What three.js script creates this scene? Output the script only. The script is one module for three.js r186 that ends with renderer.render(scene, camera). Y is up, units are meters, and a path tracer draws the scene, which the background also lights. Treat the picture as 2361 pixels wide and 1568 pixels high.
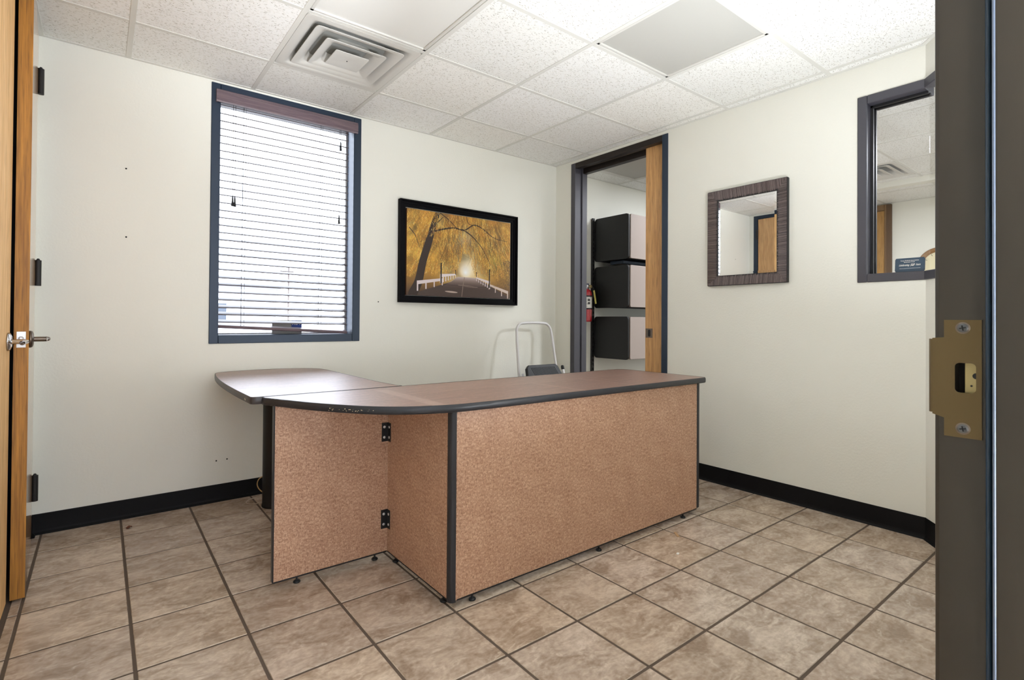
import * as THREE from 'three';
import { mergeGeometries, mergeVertices, toCreasedNormals } from 'three/addons/utils/BufferGeometryUtils.js';
import { RectAreaLightUniformsLib } from 'three/addons/lights/RectAreaLightUniformsLib.js';
import { Brush, Evaluator, SUBTRACTION } from 'three-bvh-csg';

// ---------------------------------------------------------------- camera, sky, lamps, exposure
const scene = new THREE.Scene();
const FW = 2361, FH = 1568, FOCAL = 1206.08;
const camera = new THREE.PerspectiveCamera(2 * Math.atan(FH / 2 / FOCAL) * 180 / Math.PI, FW / FH, 0.05, 300);
camera.position.set(-3.2299, 1.069, 3.4727);
camera.rotation.set(0.0092, -0.6655, 0.0069, 'YXZ');
camera.setViewOffset(FW, FH, 1.3, 55.8, FW, FH);
const renderer = new THREE.WebGLRenderer({ antialias: true });
renderer.toneMapping = THREE.LinearToneMapping;
renderer.toneMappingExposure = 1.08;
renderer.shadowMap.enabled = true;
RectAreaLightUniformsLib.init();
scene.background = new THREE.Color().setRGB(6.2, 6.75, 7.7);      // bright overcast sky
const AIMED_FILL = 10, STRAIGHT_FILL = 10, SHADE_FILL = 10, LOW_FILL = 38, HALL_FILL = 20, OFFICE_LAMP = 24;  // all but the office one feed added fill lamps out of view
const LAMP_COLOR = new THREE.Color().setRGB(0.94, 0.98, 1.05);
function ceilingAreaLight(x, z, size, intensity) {                       // area light at ceiling height; only the office ones sit under a panel lens
  const l = new THREE.RectAreaLight(LAMP_COLOR, intensity, size, size);
  l.position.set(x, 2.448, z); l.lookAt(x, 0, z); l.name = 'ceiling_area_light'; scene.add(l);
  return l;
}
ceilingAreaLight(-2.6, 4.35, 0.52, HALL_FILL);  // added fill in the unseen waiting room; these two have no panel
ceilingAreaLight(-1.0, 4.35, 0.52, HALL_FILL);
ceilingAreaLight(1.2094, 1.0674, 0.52, OFFICE_LAMP);
ceilingAreaLight(1.8189, 2.8962, 0.52, OFFICE_LAMP * 4.5);

// ---------------------------------------------------------------- helpers
let seed = 7;
const rnd = () => { seed = (seed + 0x6d2b79f5) | 0; let t = Math.imul(seed ^ (seed >>> 15), 1 | seed); t = (t + Math.imul(t ^ (t >>> 7), 61 | t)) ^ t; return ((t ^ (t >>> 14)) >>> 0) / 4294967296; };
const rr = (a, b) => a + (b - a) * rnd();
const clamp = (v, a = 0, b = 1) => Math.min(b, Math.max(a, v));
const lerp = (a, b, t) => a + (b - a) * t;
const sm = (a, b, v) => { const t = clamp((v - a) / (b - a)); return t * t * (3 - 2 * t); };
const used = new Map();
function numbered(n) { const k = used.get(n) || 0; used.set(n, k + 1); return k ? n + '_' + String(k).padStart(3, '0') : n; }
function mesh(name, geo, mat, parent) {
  const g = Array.isArray(geo) ? mergeAll(geo) : geo;
  const m = new THREE.Mesh(g, mat);
  m.name = parent && parent !== scene ? name : numbered(name);
  m.castShadow = m.receiveShadow = true;
  (parent || scene).add(m);
  return m;
}
function mergeAll(list) {
  return mergeGeometries(list.map((g) => {
    const h = g.index ? g.toNonIndexed() : g.clone();
    if (!h.attributes.normal) h.computeVertexNormals();
    if (!h.attributes.uv) metric(h);
    for (const k of Object.keys(h.attributes)) if (!['position', 'normal', 'uv'].includes(k)) h.deleteAttribute(k);
    return h;
  }));
}
function tag(o, label, category, group, kind) {
  o.userData = { label, category };
  if (group) o.userData.group = group;
  if (kind) o.userData.kind = kind;
  return o;
}
function thing(name, label, category, pos = [0, 0, 0], turn = 0, group) {
  const o = new THREE.Group(); o.name = numbered(name); o.position.set(...pos); o.rotation.y = turn; scene.add(o);
  return tag(o, label, category, group);
}
function structure(name, geo, mat, label, category) { return tag(mesh(name, geo, mat), label, category, null, 'structure'); }
function structureGroup(name, label, category) { const o = new THREE.Group(); o.name = numbered(name); scene.add(o); return tag(o, label, category, null, 'structure'); }
// uv in metres, taken from the face's dominant direction; swap turns the grain by a quarter
function metric(g, s = 1, swap = false, ou = 0, ov = 0) {
  const h = g.index ? g.toNonIndexed() : g, p = h.attributes.position, uv = new Float32Array(p.count * 2);
  const a = new THREE.Vector3(), b = new THREE.Vector3(), c = new THREE.Vector3();
  for (let i = 0; i < p.count; i += 3) {
    a.fromBufferAttribute(p, i); b.fromBufferAttribute(p, i + 1); c.fromBufferAttribute(p, i + 2);
    const n = b.clone().sub(a).cross(c.clone().sub(a)), nx = Math.abs(n.x), ny = Math.abs(n.y), nz = Math.abs(n.z);
    [a, b, c].forEach((v, k) => {
      let u, w;
      if (ny >= nx && ny >= nz) { u = v.x; w = -v.z; } else if (nx >= nz) { u = v.z; w = v.y; } else { u = v.x; w = v.y; }
      if (swap) [u, w] = [w, u];
      uv[(i + k) * 2] = u * s + ou; uv[(i + k) * 2 + 1] = w * s + ov;
    });
  }
  h.setAttribute('uv', new THREE.BufferAttribute(uv, 2));
  return h;
}
// box between two corners with its edges cut at 45 degrees
function cbox(x0, x1, y0, y1, z0, z1, c = 0.0015) {
  const w = [(x1 - x0) / 2, (y1 - y0) / 2, (z1 - z0) / 2], m = [(x0 + x1) / 2, (y0 + y1) / 2, (z0 + z1) / 2], P = [];
  c = Math.min(c, w[0] * 0.9, w[1] * 0.9, w[2] * 0.9);
  const V = (s, k) => [0, 1, 2].map((i) => m[i] + s[i] * (w[i] - (i === k ? 0 : c)));
  const tri = (a, b, d, out) => {
    const n = [(b[1] - a[1]) * (d[2] - a[2]) - (b[2] - a[2]) * (d[1] - a[1]), (b[2] - a[2]) * (d[0] - a[0]) - (b[0] - a[0]) * (d[2] - a[2]), (b[0] - a[0]) * (d[1] - a[1]) - (b[1] - a[1]) * (d[0] - a[0])];
    if (n[0] * out[0] + n[1] * out[1] + n[2] * out[2] < 0) [b, d] = [d, b];
    P.push(...a, ...b, ...d);
  };
  const quad = (a, b, d, e, out) => { tri(a, b, d, out); tri(a, d, e, out); };
  for (let k = 0; k < 3; k++) for (const s of [-1, 1]) {
    const i = (k + 1) % 3, j = (k + 2) % 3, mk = (a, b) => { const q = [0, 0, 0]; q[k] = s; q[i] = a; q[j] = b; return V(q, k); }, o = [0, 0, 0]; o[k] = s;
    quad(mk(-1, -1), mk(1, -1), mk(1, 1), mk(-1, 1), o);
  }
  for (let k = 0; k < 3; k++) { const i = (k + 1) % 3, j = (k + 2) % 3; for (const a of [-1, 1]) for (const b of [-1, 1]) {
    const S = (t) => { const q = [0, 0, 0]; q[k] = t; q[i] = a; q[j] = b; return q; }, o = [0, 0, 0]; o[i] = a; o[j] = b;
    quad(V(S(-1), i), V(S(1), i), V(S(1), j), V(S(-1), j), o);
  } }
  for (const a of [-1, 1]) for (const b of [-1, 1]) for (const d of [-1, 1]) { const q = [a, b, d]; tri(V(q, 0), V(q, 1), V(q, 2), q); }
  const g = new THREE.BufferGeometry(); g.setAttribute('position', new THREE.Float32BufferAttribute(P, 3)); g.computeVertexNormals();
  return metric(g);
}
const box = (x0, x1, y0, y1, z0, z1) => { const g = new THREE.BoxGeometry(x1 - x0, y1 - y0, z1 - z0).toNonIndexed(); g.translate((x0 + x1) / 2, (y0 + y1) / 2, (z0 + z1) / 2); return metric(g); };
function tube(pts, r, seg = 40, rad = 8, closed = false) { return new THREE.TubeGeometry(new THREE.CatmullRomCurve3(pts.map((p) => new THREE.Vector3(...p)), closed, 'centripetal'), seg, r, rad, closed); }
function rod(a, b, r, rad = 12, r2 = r) {
  const A = new THREE.Vector3(...a), B = new THREE.Vector3(...b), d = B.clone().sub(A), g = new THREE.CylinderGeometry(r2, r, d.length(), rad, 1);
  g.applyQuaternion(new THREE.Quaternion().setFromUnitVectors(new THREE.Vector3(0, 1, 0), d.normalize())); g.translate((A.x + B.x) / 2, (A.y + B.y) / 2, (A.z + B.z) / 2);
  return g;
}
function lathe(prof, seg = 32) { return new THREE.LatheGeometry(prof.map(([r, y]) => new THREE.Vector2(r, y)), seg); }
// wall sheet: outline and holes in the plane of the wall, extruded by its thickness
function sheet(outline, holes, depth) {
  const s = new THREE.Shape(outline.map(([x, y]) => new THREE.Vector2(x, y)));
  for (const h of holes) s.holes.push(new THREE.Path(h.map(([x, y]) => new THREE.Vector2(x, y))));
  return new THREE.ExtrudeGeometry(s, { depth, bevelEnabled: false });
}
const rect = (x0, x1, y0, y1) => [[x0, y0], [x1, y0], [x1, y1], [x0, y1]];
function roundRect(x0, x1, y0, y1, r, n = 5) {
  const p = [];
  for (const [cx, cy, a] of [[x1 - r, y0 + r, -90], [x1 - r, y1 - r, 0], [x0 + r, y1 - r, 90], [x0 + r, y0 + r, 180]]) for (let i = 0; i <= n; i++) { const t = (a + 90 * i / n) * Math.PI / 180; p.push([cx + r * Math.cos(t), cy + r * Math.sin(t)]); }
  return p;
}
const bevelled = (outline, depth, b, holes = []) => {
  const s = new THREE.Shape(outline.map(([x, y]) => new THREE.Vector2(x, y)));
  for (const h of holes) s.holes.push(new THREE.Path(h.map(([x, y]) => new THREE.Vector2(x, y))));
  const g = new THREE.ExtrudeGeometry(s, { depth: depth - 2 * b, bevelEnabled: true, bevelThickness: b, bevelSize: b, bevelOffset: -b, bevelSegments: 2 }); g.translate(0, 0, b);
  return g;
};
const smooth = (g, a = 0.6) => toCreasedNormals(g, a);
// profile [[out, y] ...] carried along a closed outline [[x, z] ...]
function band(outline, prof) {
  const n = outline.length, m = prof.length, P = [], I = [];
  let area = 0; for (let i = 0; i < n; i++) { const [a, b] = outline[i], [c, d] = outline[(i + 1) % n]; area += a * d - c * b; }
  const s = area > 0 ? 1 : -1;
  for (let i = 0; i < n; i++) {
    const p = outline[(i + n - 1) % n], q = outline[i], r = outline[(i + 1) % n];
    let e = [q[0] - p[0], q[1] - p[1]], f = [r[0] - q[0], r[1] - q[1]]; const le = Math.hypot(...e), lf = Math.hypot(...f); e = e.map((v) => v / le); f = f.map((v) => v / lf);
    let nx = (e[1] + f[1]) * s, nz = -(e[0] + f[0]) * s; const l = Math.hypot(nx, nz); nx /= l; nz /= l;
    for (const [o, y] of prof) P.push(q[0] + nx * o, y, q[1] + nz * o);
  }
  for (let i = 0; i < n; i++) for (let j = 0; j + 1 < m; j++) { const a = i * m + j, b = ((i + 1) % n) * m + j; if (s > 0) I.push(a, b + 1, b, a, a + 1, b + 1); else I.push(a, b, b + 1, a, b + 1, a + 1); }
  const g = new THREE.BufferGeometry(); g.setAttribute('position', new THREE.Float32BufferAttribute(P, 3)); g.setIndex(I); g.computeVertexNormals();
  return metricKeep(g);
}
function metricKeep(g) { const p = g.attributes.position, uv = new Float32Array(p.count * 2); for (let i = 0; i < p.count; i++) { uv[2 * i] = p.getX(i) + p.getZ(i); uv[2 * i + 1] = p.getY(i); } g.setAttribute('uv', new THREE.BufferAttribute(uv, 2)); return g; }
function slab(outline, y0, y1) { // flat plate with an outline in x and z
  const s = new THREE.Shape(outline.map(([x, z]) => new THREE.Vector2(x, -z))), g = new THREE.ExtrudeGeometry(s, { depth: y1 - y0, bevelEnabled: false });
  g.rotateX(-Math.PI / 2); g.translate(0, y0, 0); return metric(g);
}

// ---------------------------------------------------------------- textures
const PERM = new Uint8Array(512); { const a = [...Array(256).keys()]; for (let i = 255; i > 0; i--) { const j = Math.floor(rnd() * (i + 1)); [a[i], a[j]] = [a[j], a[i]]; } for (let i = 0; i < 512; i++) PERM[i] = a[i & 255]; }
function pn(x, y, px, py) { // periodic gradient noise, about -1..1
  const X = Math.floor(x), Y = Math.floor(y), fx = x - X, fy = y - Y, u = fx * fx * fx * (fx * (fx * 6 - 15) + 10), v = fy * fy * fy * (fy * (fy * 6 - 15) + 10);
  const x0 = ((X % px) + px) % px, x1 = (x0 + 1) % px, y0 = ((Y % py) + py) % py, y1 = (y0 + 1) % py;
  const g = (i, j, dx, dy) => { const h = PERM[(PERM[i & 255] + j) & 511] * 0.02454; return Math.cos(h) * dx + Math.sin(h) * dy; };
  return 1.5 * lerp(lerp(g(x0, y0, fx, fy), g(x1, y0, fx - 1, fy), u), lerp(g(x0, y1, fx, fy - 1), g(x1, y1, fx - 1, fy - 1), u), v);
}
function fbm(x, y, px, py, oct) { let s = 0, a = 0.5, t = 0; for (let i = 0; i < oct; i++) { s += a * pn(x + i * 17, y + i * 31, px, py); t += a; x *= 2; y *= 2; px *= 2; py *= 2; a *= 0.5; } return s / t; }
function texture(w, h, fn, srgb = true, rep = 1) {
  const d = new Uint8Array(w * h * 4);
  for (let j = 0; j < h; j++) for (let i = 0; i < w; i++) { const c = fn(i / w, j / h, i, j), k = (j * w + i) * 4; d[k] = clamp(c[0], 0, 255); d[k + 1] = clamp(c[1], 0, 255); d[k + 2] = clamp(c[2], 0, 255); d[k + 3] = 255; }
  const t = new THREE.DataTexture(d, w, h, THREE.RGBAFormat);
  t.wrapS = t.wrapT = THREE.RepeatWrapping; t.magFilter = THREE.LinearFilter; t.minFilter = THREE.LinearMipmapLinearFilter; t.generateMipmaps = true; if (srgb) t.colorSpace = THREE.SRGBColorSpace;
  if (Array.isArray(rep)) t.repeat.set(...rep); else t.repeat.set(rep, rep); t.needsUpdate = true;
  return t;
}
function print(w, h, draw) { // flat print on a canvas
  const c = document.createElement('canvas'); c.width = w; c.height = h; draw(c.getContext('2d'), w, h);
  const t = new THREE.CanvasTexture(c); t.colorSpace = THREE.SRGBColorSpace; return t;
}
const mix3 = (a, b, t) => [lerp(a[0], b[0], t), lerp(a[1], b[1], t), lerp(a[2], b[2], t)];
const std = (o) => new THREE.MeshStandardMaterial(o), phys = (o) => new THREE.MeshPhysicalMaterial(o);
const rgb = (r, g, b) => new THREE.Color().setRGB(r / 255, g / 255, b / 255, THREE.SRGBColorSpace);

// floor tile: taupe stone glaze with drawn-out light veins
const tileHeight = new Float32Array(1024 * 1024);
const tileMap = texture(1024, 1024, (u, v, i, j) => {
  const wx = fbm(u * 6, v * 6, 6, 6, 4), wy = fbm(u * 6 + 2.3, v * 6 + 7.1, 6, 6, 4);
  const big = fbm(u * 5 + wx * 0.4, v * 9 + wy * 0.4, 5, 9, 6), mid = fbm(u * 14 + wx, v * 26 + wy, 14, 26, 5), fine = fbm(u * 50 + wx * 2, v * 80 + wy * 2, 50, 80, 4);
  const ridge = 1 - Math.abs(fbm(u * 10 + wx * 1.2 + fine * 0.3, v * 17 + wy * 1.2, 10, 17, 6)) * 6, vein = sm(0.5, 0.98, ridge) * sm(-0.1, 0.3, mid + fine * 0.5);
  let c = mix3([164, 146, 130], [217, 202, 187], clamp(0.52 + big * 0.8 + mid * 0.45 + fine * 0.5));
  c = mix3(c, [146, 126, 108], sm(0.1, 0.7, -mid * 0.7 - big * 0.8 - fine * 0.4) * 0.42);
  c = mix3(c, [228, 216, 202], vein * 0.45);
  const w = 7 * fbm(u * 120, v * 160, 120, 160, 2);
  tileHeight[j * 1024 + i] = 0.5 + big * 0.3 + mid * 0.25 + fine * 0.2 + vein * 0.15;
  return [c[0] + w, c[1] + w, c[2] + w];
});
const tileBump = texture(1024, 1024, (u, v, i, j) => { const h = tileHeight[j * 1024 + i] * 255; return [h, h, h]; }, false);
// terracotta fleck laminate of the desk panels
const fleckMap = texture(1024, 1024, (u, v) => {
  const wx = fbm(u * 30, v * 30, 30, 30, 2), a = fbm(u * 60 + wx * 2, v * 44, 60, 44, 3), b = fbm(u * 110, v * 90 + wx * 3, 110, 90, 2), big = fbm(u * 4, v * 4, 4, 4, 3);
  let c = mix3([164, 122, 97], [210, 172, 144], clamp(0.5 + a * 1.1 + big * 0.25));
  c = mix3(c, [112, 74, 56], sm(0.2, 0.6, b) * 0.7);
  return mix3(c, [228, 198, 172], sm(0.25, 0.6, -b) * 0.45);
}, true, 1 / 0.42);
// reddish brown mottled laminate of the worktops
const topMap = texture(1024, 1024, (u, v) => {
  const w = fbm(u * 6, v * 6, 6, 6, 3), a = fbm(u * 8 + w, v * 60 + w * 2, 8, 60, 4), b = fbm(u * 70, v * 70, 70, 70, 3);
  return mix3([122, 84, 70], [168, 128, 110], clamp(0.5 + a * 0.7 + b * 0.5));
}, true, 1 / 1.1);
const topMapInlay = texture(2048, 1024, (u, v) => { // x from -2.75 to -0.55, z from 1.22 to 1.86
  const x = -2.75 + 2.2 * u, z = 1.86 - 0.64 * v, w = fbm(u * 12, v * 4, 12, 4, 3), a = fbm(u * 16 + w, v * 40 + w * 2, 16, 40, 4), b = fbm(u * 150, v * 50, 150, 50, 3);
  let c = mix3([122, 84, 70], [168, 128, 110], clamp(0.5 + a * 0.7 + b * 0.5));
  const wear = 0.75 + 0.35 * fbm(u * 60, v * 30, 60, 30, 3), line = (d, h) => 1 - sm(h * 0.6, h, Math.abs(d));
  let k = 0;
  if (z > 1.3) k = Math.max(k, 0.55 * line(x + 2.255, 0.035));
  if (z > 1.485) k = Math.max(k, 0.6 * line(x + 1.54 + (z - 1.5) * -0.05, 0.008), 0.6 * line(x + 1.21 - (z - 1.5) * 0.1, 0.007));
  if (x > -2.22 && x < -0.83) k = Math.max(k, 0.35 * line(z - 1.485, 0.012), z < 1.485 ? 0.16 : 0);
  k = Math.max(k, 0.6 * sm(0.44, 0.55, fbm(u * 70, v * 22, 70, 22, 3)) * (z > 1.5 && x > -2.2 && x < -1.3 ? 1 : 0.2));
  return mix3(c, [206, 178, 164], clamp(k * wear));
});
topMapInlay.wrapS = topMapInlay.wrapT = THREE.ClampToEdgeWrapping;
// oak veneer, grain along v
function oak(light, dark, sx) {
  return texture(512, 1024, (u, v) => {
    const w = fbm(u * 3, v * 2, 3, 2, 3), cath = Math.sin((u * 7 + w * 1.6 + 0.4 * Math.sin(v * 6.283)) * 6.283) * 0.5 + 0.5;
    const pores = fbm(u * 120, v * 10, 120, 10, 3), st = fbm(u * 30 + w, v * 3, 30, 3, 4);
    let c = mix3(dark, light, clamp(0.45 + st * 0.8 + cath * 0.25));
    return mix3(c, dark.map((q) => q * 0.72), sm(0.12, 0.5, pores) * 0.5);
  }, true, sx);
}
const oakMap = oak([222, 174, 116], [192, 142, 88], [1 / 0.55, 1 / 1.3]);
const oakLitMap = oak([246, 204, 146], [222, 172, 110], [1 / 0.55, 1 / 1.3]);  // same oak made paler, painting in the light on the near leaf
const edgeWoodMap = oak([190, 132, 48], [132, 86, 24], [1 / 0.25, 1 / 1.1]);
const mahoganyMap = oak([122, 104, 108], [94, 78, 86], [1 / 0.2, 1 / 0.9]);
// mineral ceiling tile: short worm holes and pin holes
const fissures = (() => {
  const S = 1024, c = document.createElement('canvas'); c.width = c.height = S; const g = c.getContext('2d'), hC = document.createElement('canvas'); hC.width = hC.height = S; const h = hC.getContext('2d');
  g.fillStyle = 'rgb(248,248,245)'; g.fillRect(0, 0, S, S); h.fillStyle = '#fff'; h.fillRect(0, 0, S, S); g.lineCap = h.lineCap = 'round';
  for (let i = 0; i < 3800; i++) {
    const x = rnd() * S, y = rnd() * S, a = rr(-0.55, 0.55) + (rnd() < 0.3 ? rr(0, 3.1) : 0), L = rr(4, 17), k = rr(-0.6, 0.6), w = rr(1.2, 3.2), t = rnd();
    for (const [q, style] of [[g, t < 0.28 ? 'rgba(140,132,116,0.9)' : 'rgba(212,208,198,0.8)'], [h, t < 0.28 ? '#000' : '#999']]) for (const ox of [-S, 0, S]) for (const oy of [-S, 0, S]) {
      if (x + ox < -30 || x + ox > S + 30 || y + oy < -30 || y + oy > S + 30) continue;
      q.strokeStyle = style; q.lineWidth = w; q.beginPath(); q.moveTo(x + ox, y + oy);
      q.quadraticCurveTo(x + ox + Math.cos(a + k) * L * 0.5, y + oy + Math.sin(a + k) * L * 0.5, x + ox + Math.cos(a) * L, y + oy + Math.sin(a) * L); q.stroke();
    }
  }
  const mk = (cv, srgb) => { const t = new THREE.CanvasTexture(cv); t.wrapS = t.wrapT = THREE.RepeatWrapping; t.repeat.set(1 / 0.62, 1 / 0.62); if (srgb) t.colorSpace = THREE.SRGBColorSpace; return t; };
  return [mk(c, true), mk(hC, false)];
})();
const plasterBump = texture(512, 512, (u, v) => { const a = fbm(u * 40, v * 40, 40, 40, 3), k = 255 * clamp(0.5 + 0.45 * a); return [k, k, k]; }, false, 1 / 0.45);
const brushed = texture(512, 512, (u, v) => { const k = 255 * clamp(0.5 + 0.5 * fbm(u * 14, v * 14, 14, 14, 4)); return [k, k, k]; }, false, 1 / 0.3);

// ---------------------------------------------------------------- materials
const M = {
  wall: std({ color: rgb(238, 237, 227), roughness: 0.85, bumpMap: plasterBump, bumpScale: 0.0006 }),
  ceilingTile: std({ map: fissures[0], bumpMap: fissures[1], bumpScale: 0.0009, roughness: 0.95 }),
  rail: std({ color: rgb(222, 221, 214), roughness: 0.6 }),
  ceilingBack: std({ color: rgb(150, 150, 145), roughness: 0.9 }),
  tile: std({ map: tileMap, bumpMap: tileBump, bumpScale: 0.0016, roughness: 0.25, color: rgb(250, 246, 242) }),
  grout: std({ color: rgb(92, 78, 66), roughness: 0.9 }),
  rubber: phys({ color: rgb(14, 13, 15), specularIntensity: 0.4, roughness: 0.6 }),
  frame: std({ color: rgb(40, 54, 72), roughness: 0.42, metalness: 0.25 }),
  frameGrey: std({ color: rgb(74, 73, 80), roughness: 0.45, metalness: 0.15 }),
  pictureBlack: phys({ color: rgb(9, 8, 11), specularIntensity: 0.2, roughness: 0.6 }),
  bronze: std({ color: rgb(38, 30, 26), roughness: 0.45, metalness: 0.2 }),
  jamb: std({ color: rgb(50, 43, 34), roughness: 0.38, bumpMap: brushed, bumpScale: 0.0002 }),
  oak: std({ map: oakMap, roughness: 0.42 }),
  oakGlossy: phys({ map: oakMap, roughness: 0.5, clearcoat: 1, clearcoatRoughness: 0.1 }),
  edgeWood: std({ map: edgeWoodMap, roughness: 0.5 }),
  mahogany: std({ map: mahoganyMap, roughness: 0.4 }),
  slat: std({ color: rgb(70, 58, 58), roughness: 0.42 }),
  cord: std({ color: rgb(40, 34, 36), roughness: 0.8 }),
  black: std({ color: rgb(20, 20, 22), roughness: 0.55 }),
  blackEdge: std({ color: rgb(38, 39, 44), roughness: 0.4 }),
  brownEdge: std({ color: rgb(62, 56, 56), roughness: 0.42 }),
  fleck: std({ map: fleckMap, roughness: 0.42 }),
  top: phys({ map: topMap, roughness: 0.46, ior: 1.9, clearcoat: 1, clearcoatRoughness: 0.46 }),
  topInlay: phys({ map: topMapInlay, roughness: 0.46, ior: 1.9, clearcoat: 1, clearcoatRoughness: 0.46 }),
  steel: std({ color: rgb(214, 214, 214), roughness: 0.38, metalness: 0.8 }),
  screw: std({ color: rgb(104, 104, 106), roughness: 0.34, metalness: 1 }),
  chrome: std({ color: rgb(205, 205, 208), roughness: 0.14, metalness: 1 }),
  pewter: std({ color: rgb(120, 108, 98), roughness: 0.35, metalness: 1 }),
  brass: std({ color: rgb(104, 88, 62), roughness: 0.36, metalness: 0.9, bumpMap: brushed, bumpScale: 0.0002 }),
  brassPale: std({ color: rgb(182, 164, 116), roughness: 0.45, metalness: 0.6 }),
  whiteMetal: std({ color: rgb(214, 212, 205), roughness: 0.42 }),
  lensOff: std({ color: rgb(186, 185, 178), roughness: 0.5 }),
  lensWhite: std({ color: rgb(226, 225, 219), roughness: 0.5 }),
  lensOn: std({ color: rgb(200, 199, 192), roughness: 0.5, emissive: rgb(255, 250, 238), emissiveIntensity: 0.3 }),
  whitePaint: std({ color: rgb(216, 214, 214), roughness: 0.4 }),
  glass: phys({ color: 0xffffff, roughness: 0, transmission: 1, thickness: 0, ior: 1.45 }),
  mirror: std({ color: rgb(238, 240, 240), roughness: 0.01, metalness: 1 }),
  red: phys({ color: rgb(176, 26, 38), roughness: 0.3, clearcoat: 0.5 }),
  beige: std({ color: rgb(160, 147, 139), roughness: 0.55 }),
  blackMatte: std({ color: rgb(10, 10, 12), roughness: 0.5 }),
  asphalt: std({ color: rgb(190, 190, 188), roughness: 0.9 }),
};

// ---------------------------------------------------------------- floor
const TX = 0.314, TZ = 0.3118, FX = -1.5657, FZ = 2.1461, GR = 0.0098;
const floor = structure('floor', box(-5.2, 4.4, -0.12, -0.0025, -0.3, 7.2), M.grout, 'brown and taupe stone-look ceramic tile floor with dark grout lines', 'floor');
{
  const variants = [];
  for (let k = 0; k < 14; k++) { const g = cbox(-(TX - GR) / 2, (TX - GR) / 2, -0.0038, 0, -(TZ - GR) / 2, (TZ - GR) / 2, 0.0026); metric(g, 0.85, false, rr(0, 1), rr(0, 1)); variants.push(g); }
  const tints = [[250, 248, 246], [244, 239, 233], [255, 252, 250], [240, 235, 231], [252, 246, 238]].map((c) => { const m = M.tile.clone(); m.color = rgb(...c); return m; });
  for (let i = -7; i <= 5; i++) for (let j = -7; j <= 4; j++) {
    const x0 = FX + i * TX, x1 = x0 + TX, z0 = FZ + j * TZ, z1 = z0 + TZ;
    if (x1 < -3.48 || x0 > -0.02 || z1 < 0.01 || z0 > 3.45) continue;
    const cx = (x0 + x1) / 2, cz = (z0 + z1) / 2, mat = tints[Math.floor(rnd() * tints.length)];
    const whole = x0 > -3.486 && x1 < 0 && z0 > 0;
    if (whole) { const t = mesh('floor_tile', variants[Math.floor(rnd() * variants.length)], mat, floor); t.position.set(cx, rr(-0.0004, 0), cz); if (rnd() < 0.5) t.rotation.y = Math.PI; }
    else { const g = cbox(Math.max(x0, -3.486) + GR / 2, Math.min(x1, 0) - GR / 2, -0.0038, 0, Math.max(z0, 0) + GR / 2, z1 - GR / 2, 0.0012); mesh('floor_tile', metric(g, 0.85, false, rr(0, 1), rr(0, 1)), mat, floor); }
  }
}

// ---------------------------------------------------------------- walls
const H = 2.462, TOP = 2.52, XL = -3.486, CZ = 2.698, FZW = 3.312;   // ceiling, wall top, left wall, start of the cut corner, front wall
const WIN = { x0: -2.737, x1: -1.832, y0: 0.922, y1: 2.45 };
const uvm = (g) => metric(g);
structure('wall_back', uvm(sheet(rect(-3.6, 0.0, 0, TOP), [rect(WIN.x0 + 0.004, WIN.x1 - 0.004, WIN.y0 + 0.004, WIN.y1 - 0.004)], 0.15).translate(0, 0, -0.15)), M.wall, 'cream textured back wall with the tall window in it', 'wall');
{
  // right wall: two leaves with a cavity for the sliding door; doorway and the notch of the corner window
  const out = [[-0.15, 0], [0.2, 0], [0.2, 2.436], [1.187, 2.436], [1.187, 0], [CZ, 0], [CZ, 1.29], [2.404, 1.29], [2.404, 2.288], [CZ, 2.288], [CZ, TOP], [-0.15, TOP]];
  const leaf = (x, d) => { const g = sheet(out, [], d); g.rotateY(-Math.PI / 2); g.translate(x + d, 0, 0); return g; };   // u runs along +z
  structure('wall_right', uvm(mergeAll([leaf(0, 0.042), leaf(0.098, 0.042)])), M.wall, 'pale cream right wall with the dark framed doorway and the wall mirror', 'wall');
}
// cut corner between right wall and front wall
const CA = new THREE.Vector3(0, 0, CZ), CB = new THREE.Vector3(-0.74, 0, FZW), CL = CA.distanceTo(CB), CT = Math.atan2(-(CB.z - CA.z), CB.x - CA.x);
const onCorner = (g) => { g.rotateY(CT); g.translate(CA.x, 0, CA.z); return g; };   // local x runs from the right wall to the front wall, local +z points into the room
{
  const out = [[0, 0], [CL, 0], [CL, TOP], [0, TOP], [0, 2.288], [0.52, 2.288], [0.52, 1.29], [0, 1.29]];
  structure('wall_corner', uvm(onCorner(sheet(out, [], 0.12).translate(0, 0, -0.12))), M.wall, 'short diagonal cream wall across the corner beyond the near door frame', 'wall');
}
const D3 = { x0: -3.43, x1: -2.52 };                                 // clear width of the near doorway
structure('wall_front', uvm(sheet([[-3.6, 0], [D3.x0 - 0.05, 0], [D3.x0 - 0.05, 2.45], [D3.x1 + 0.05, 2.45], [D3.x1 + 0.05, 0], [-0.74, 0], [-0.74, TOP], [-3.6, TOP]], [], 0.12).translate(0, 0, FZW + 0.004)), M.wall, 'cream front wall around the near doorway', 'wall');
{
  const out = [[-0.15, 0], [0.055, 0], [0.055, 2.45], [1.53, 2.45], [1.53, 0], [3.44, 0], [3.44, TOP], [-0.15, TOP]];
  const g = sheet(out, [], 0.135); g.rotateY(-Math.PI / 2); g.translate(XL, 0, 0);
  structure('wall_left', uvm(g), M.wall, 'cream left wall with the pair of wooden doors', 'wall');
}
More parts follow.
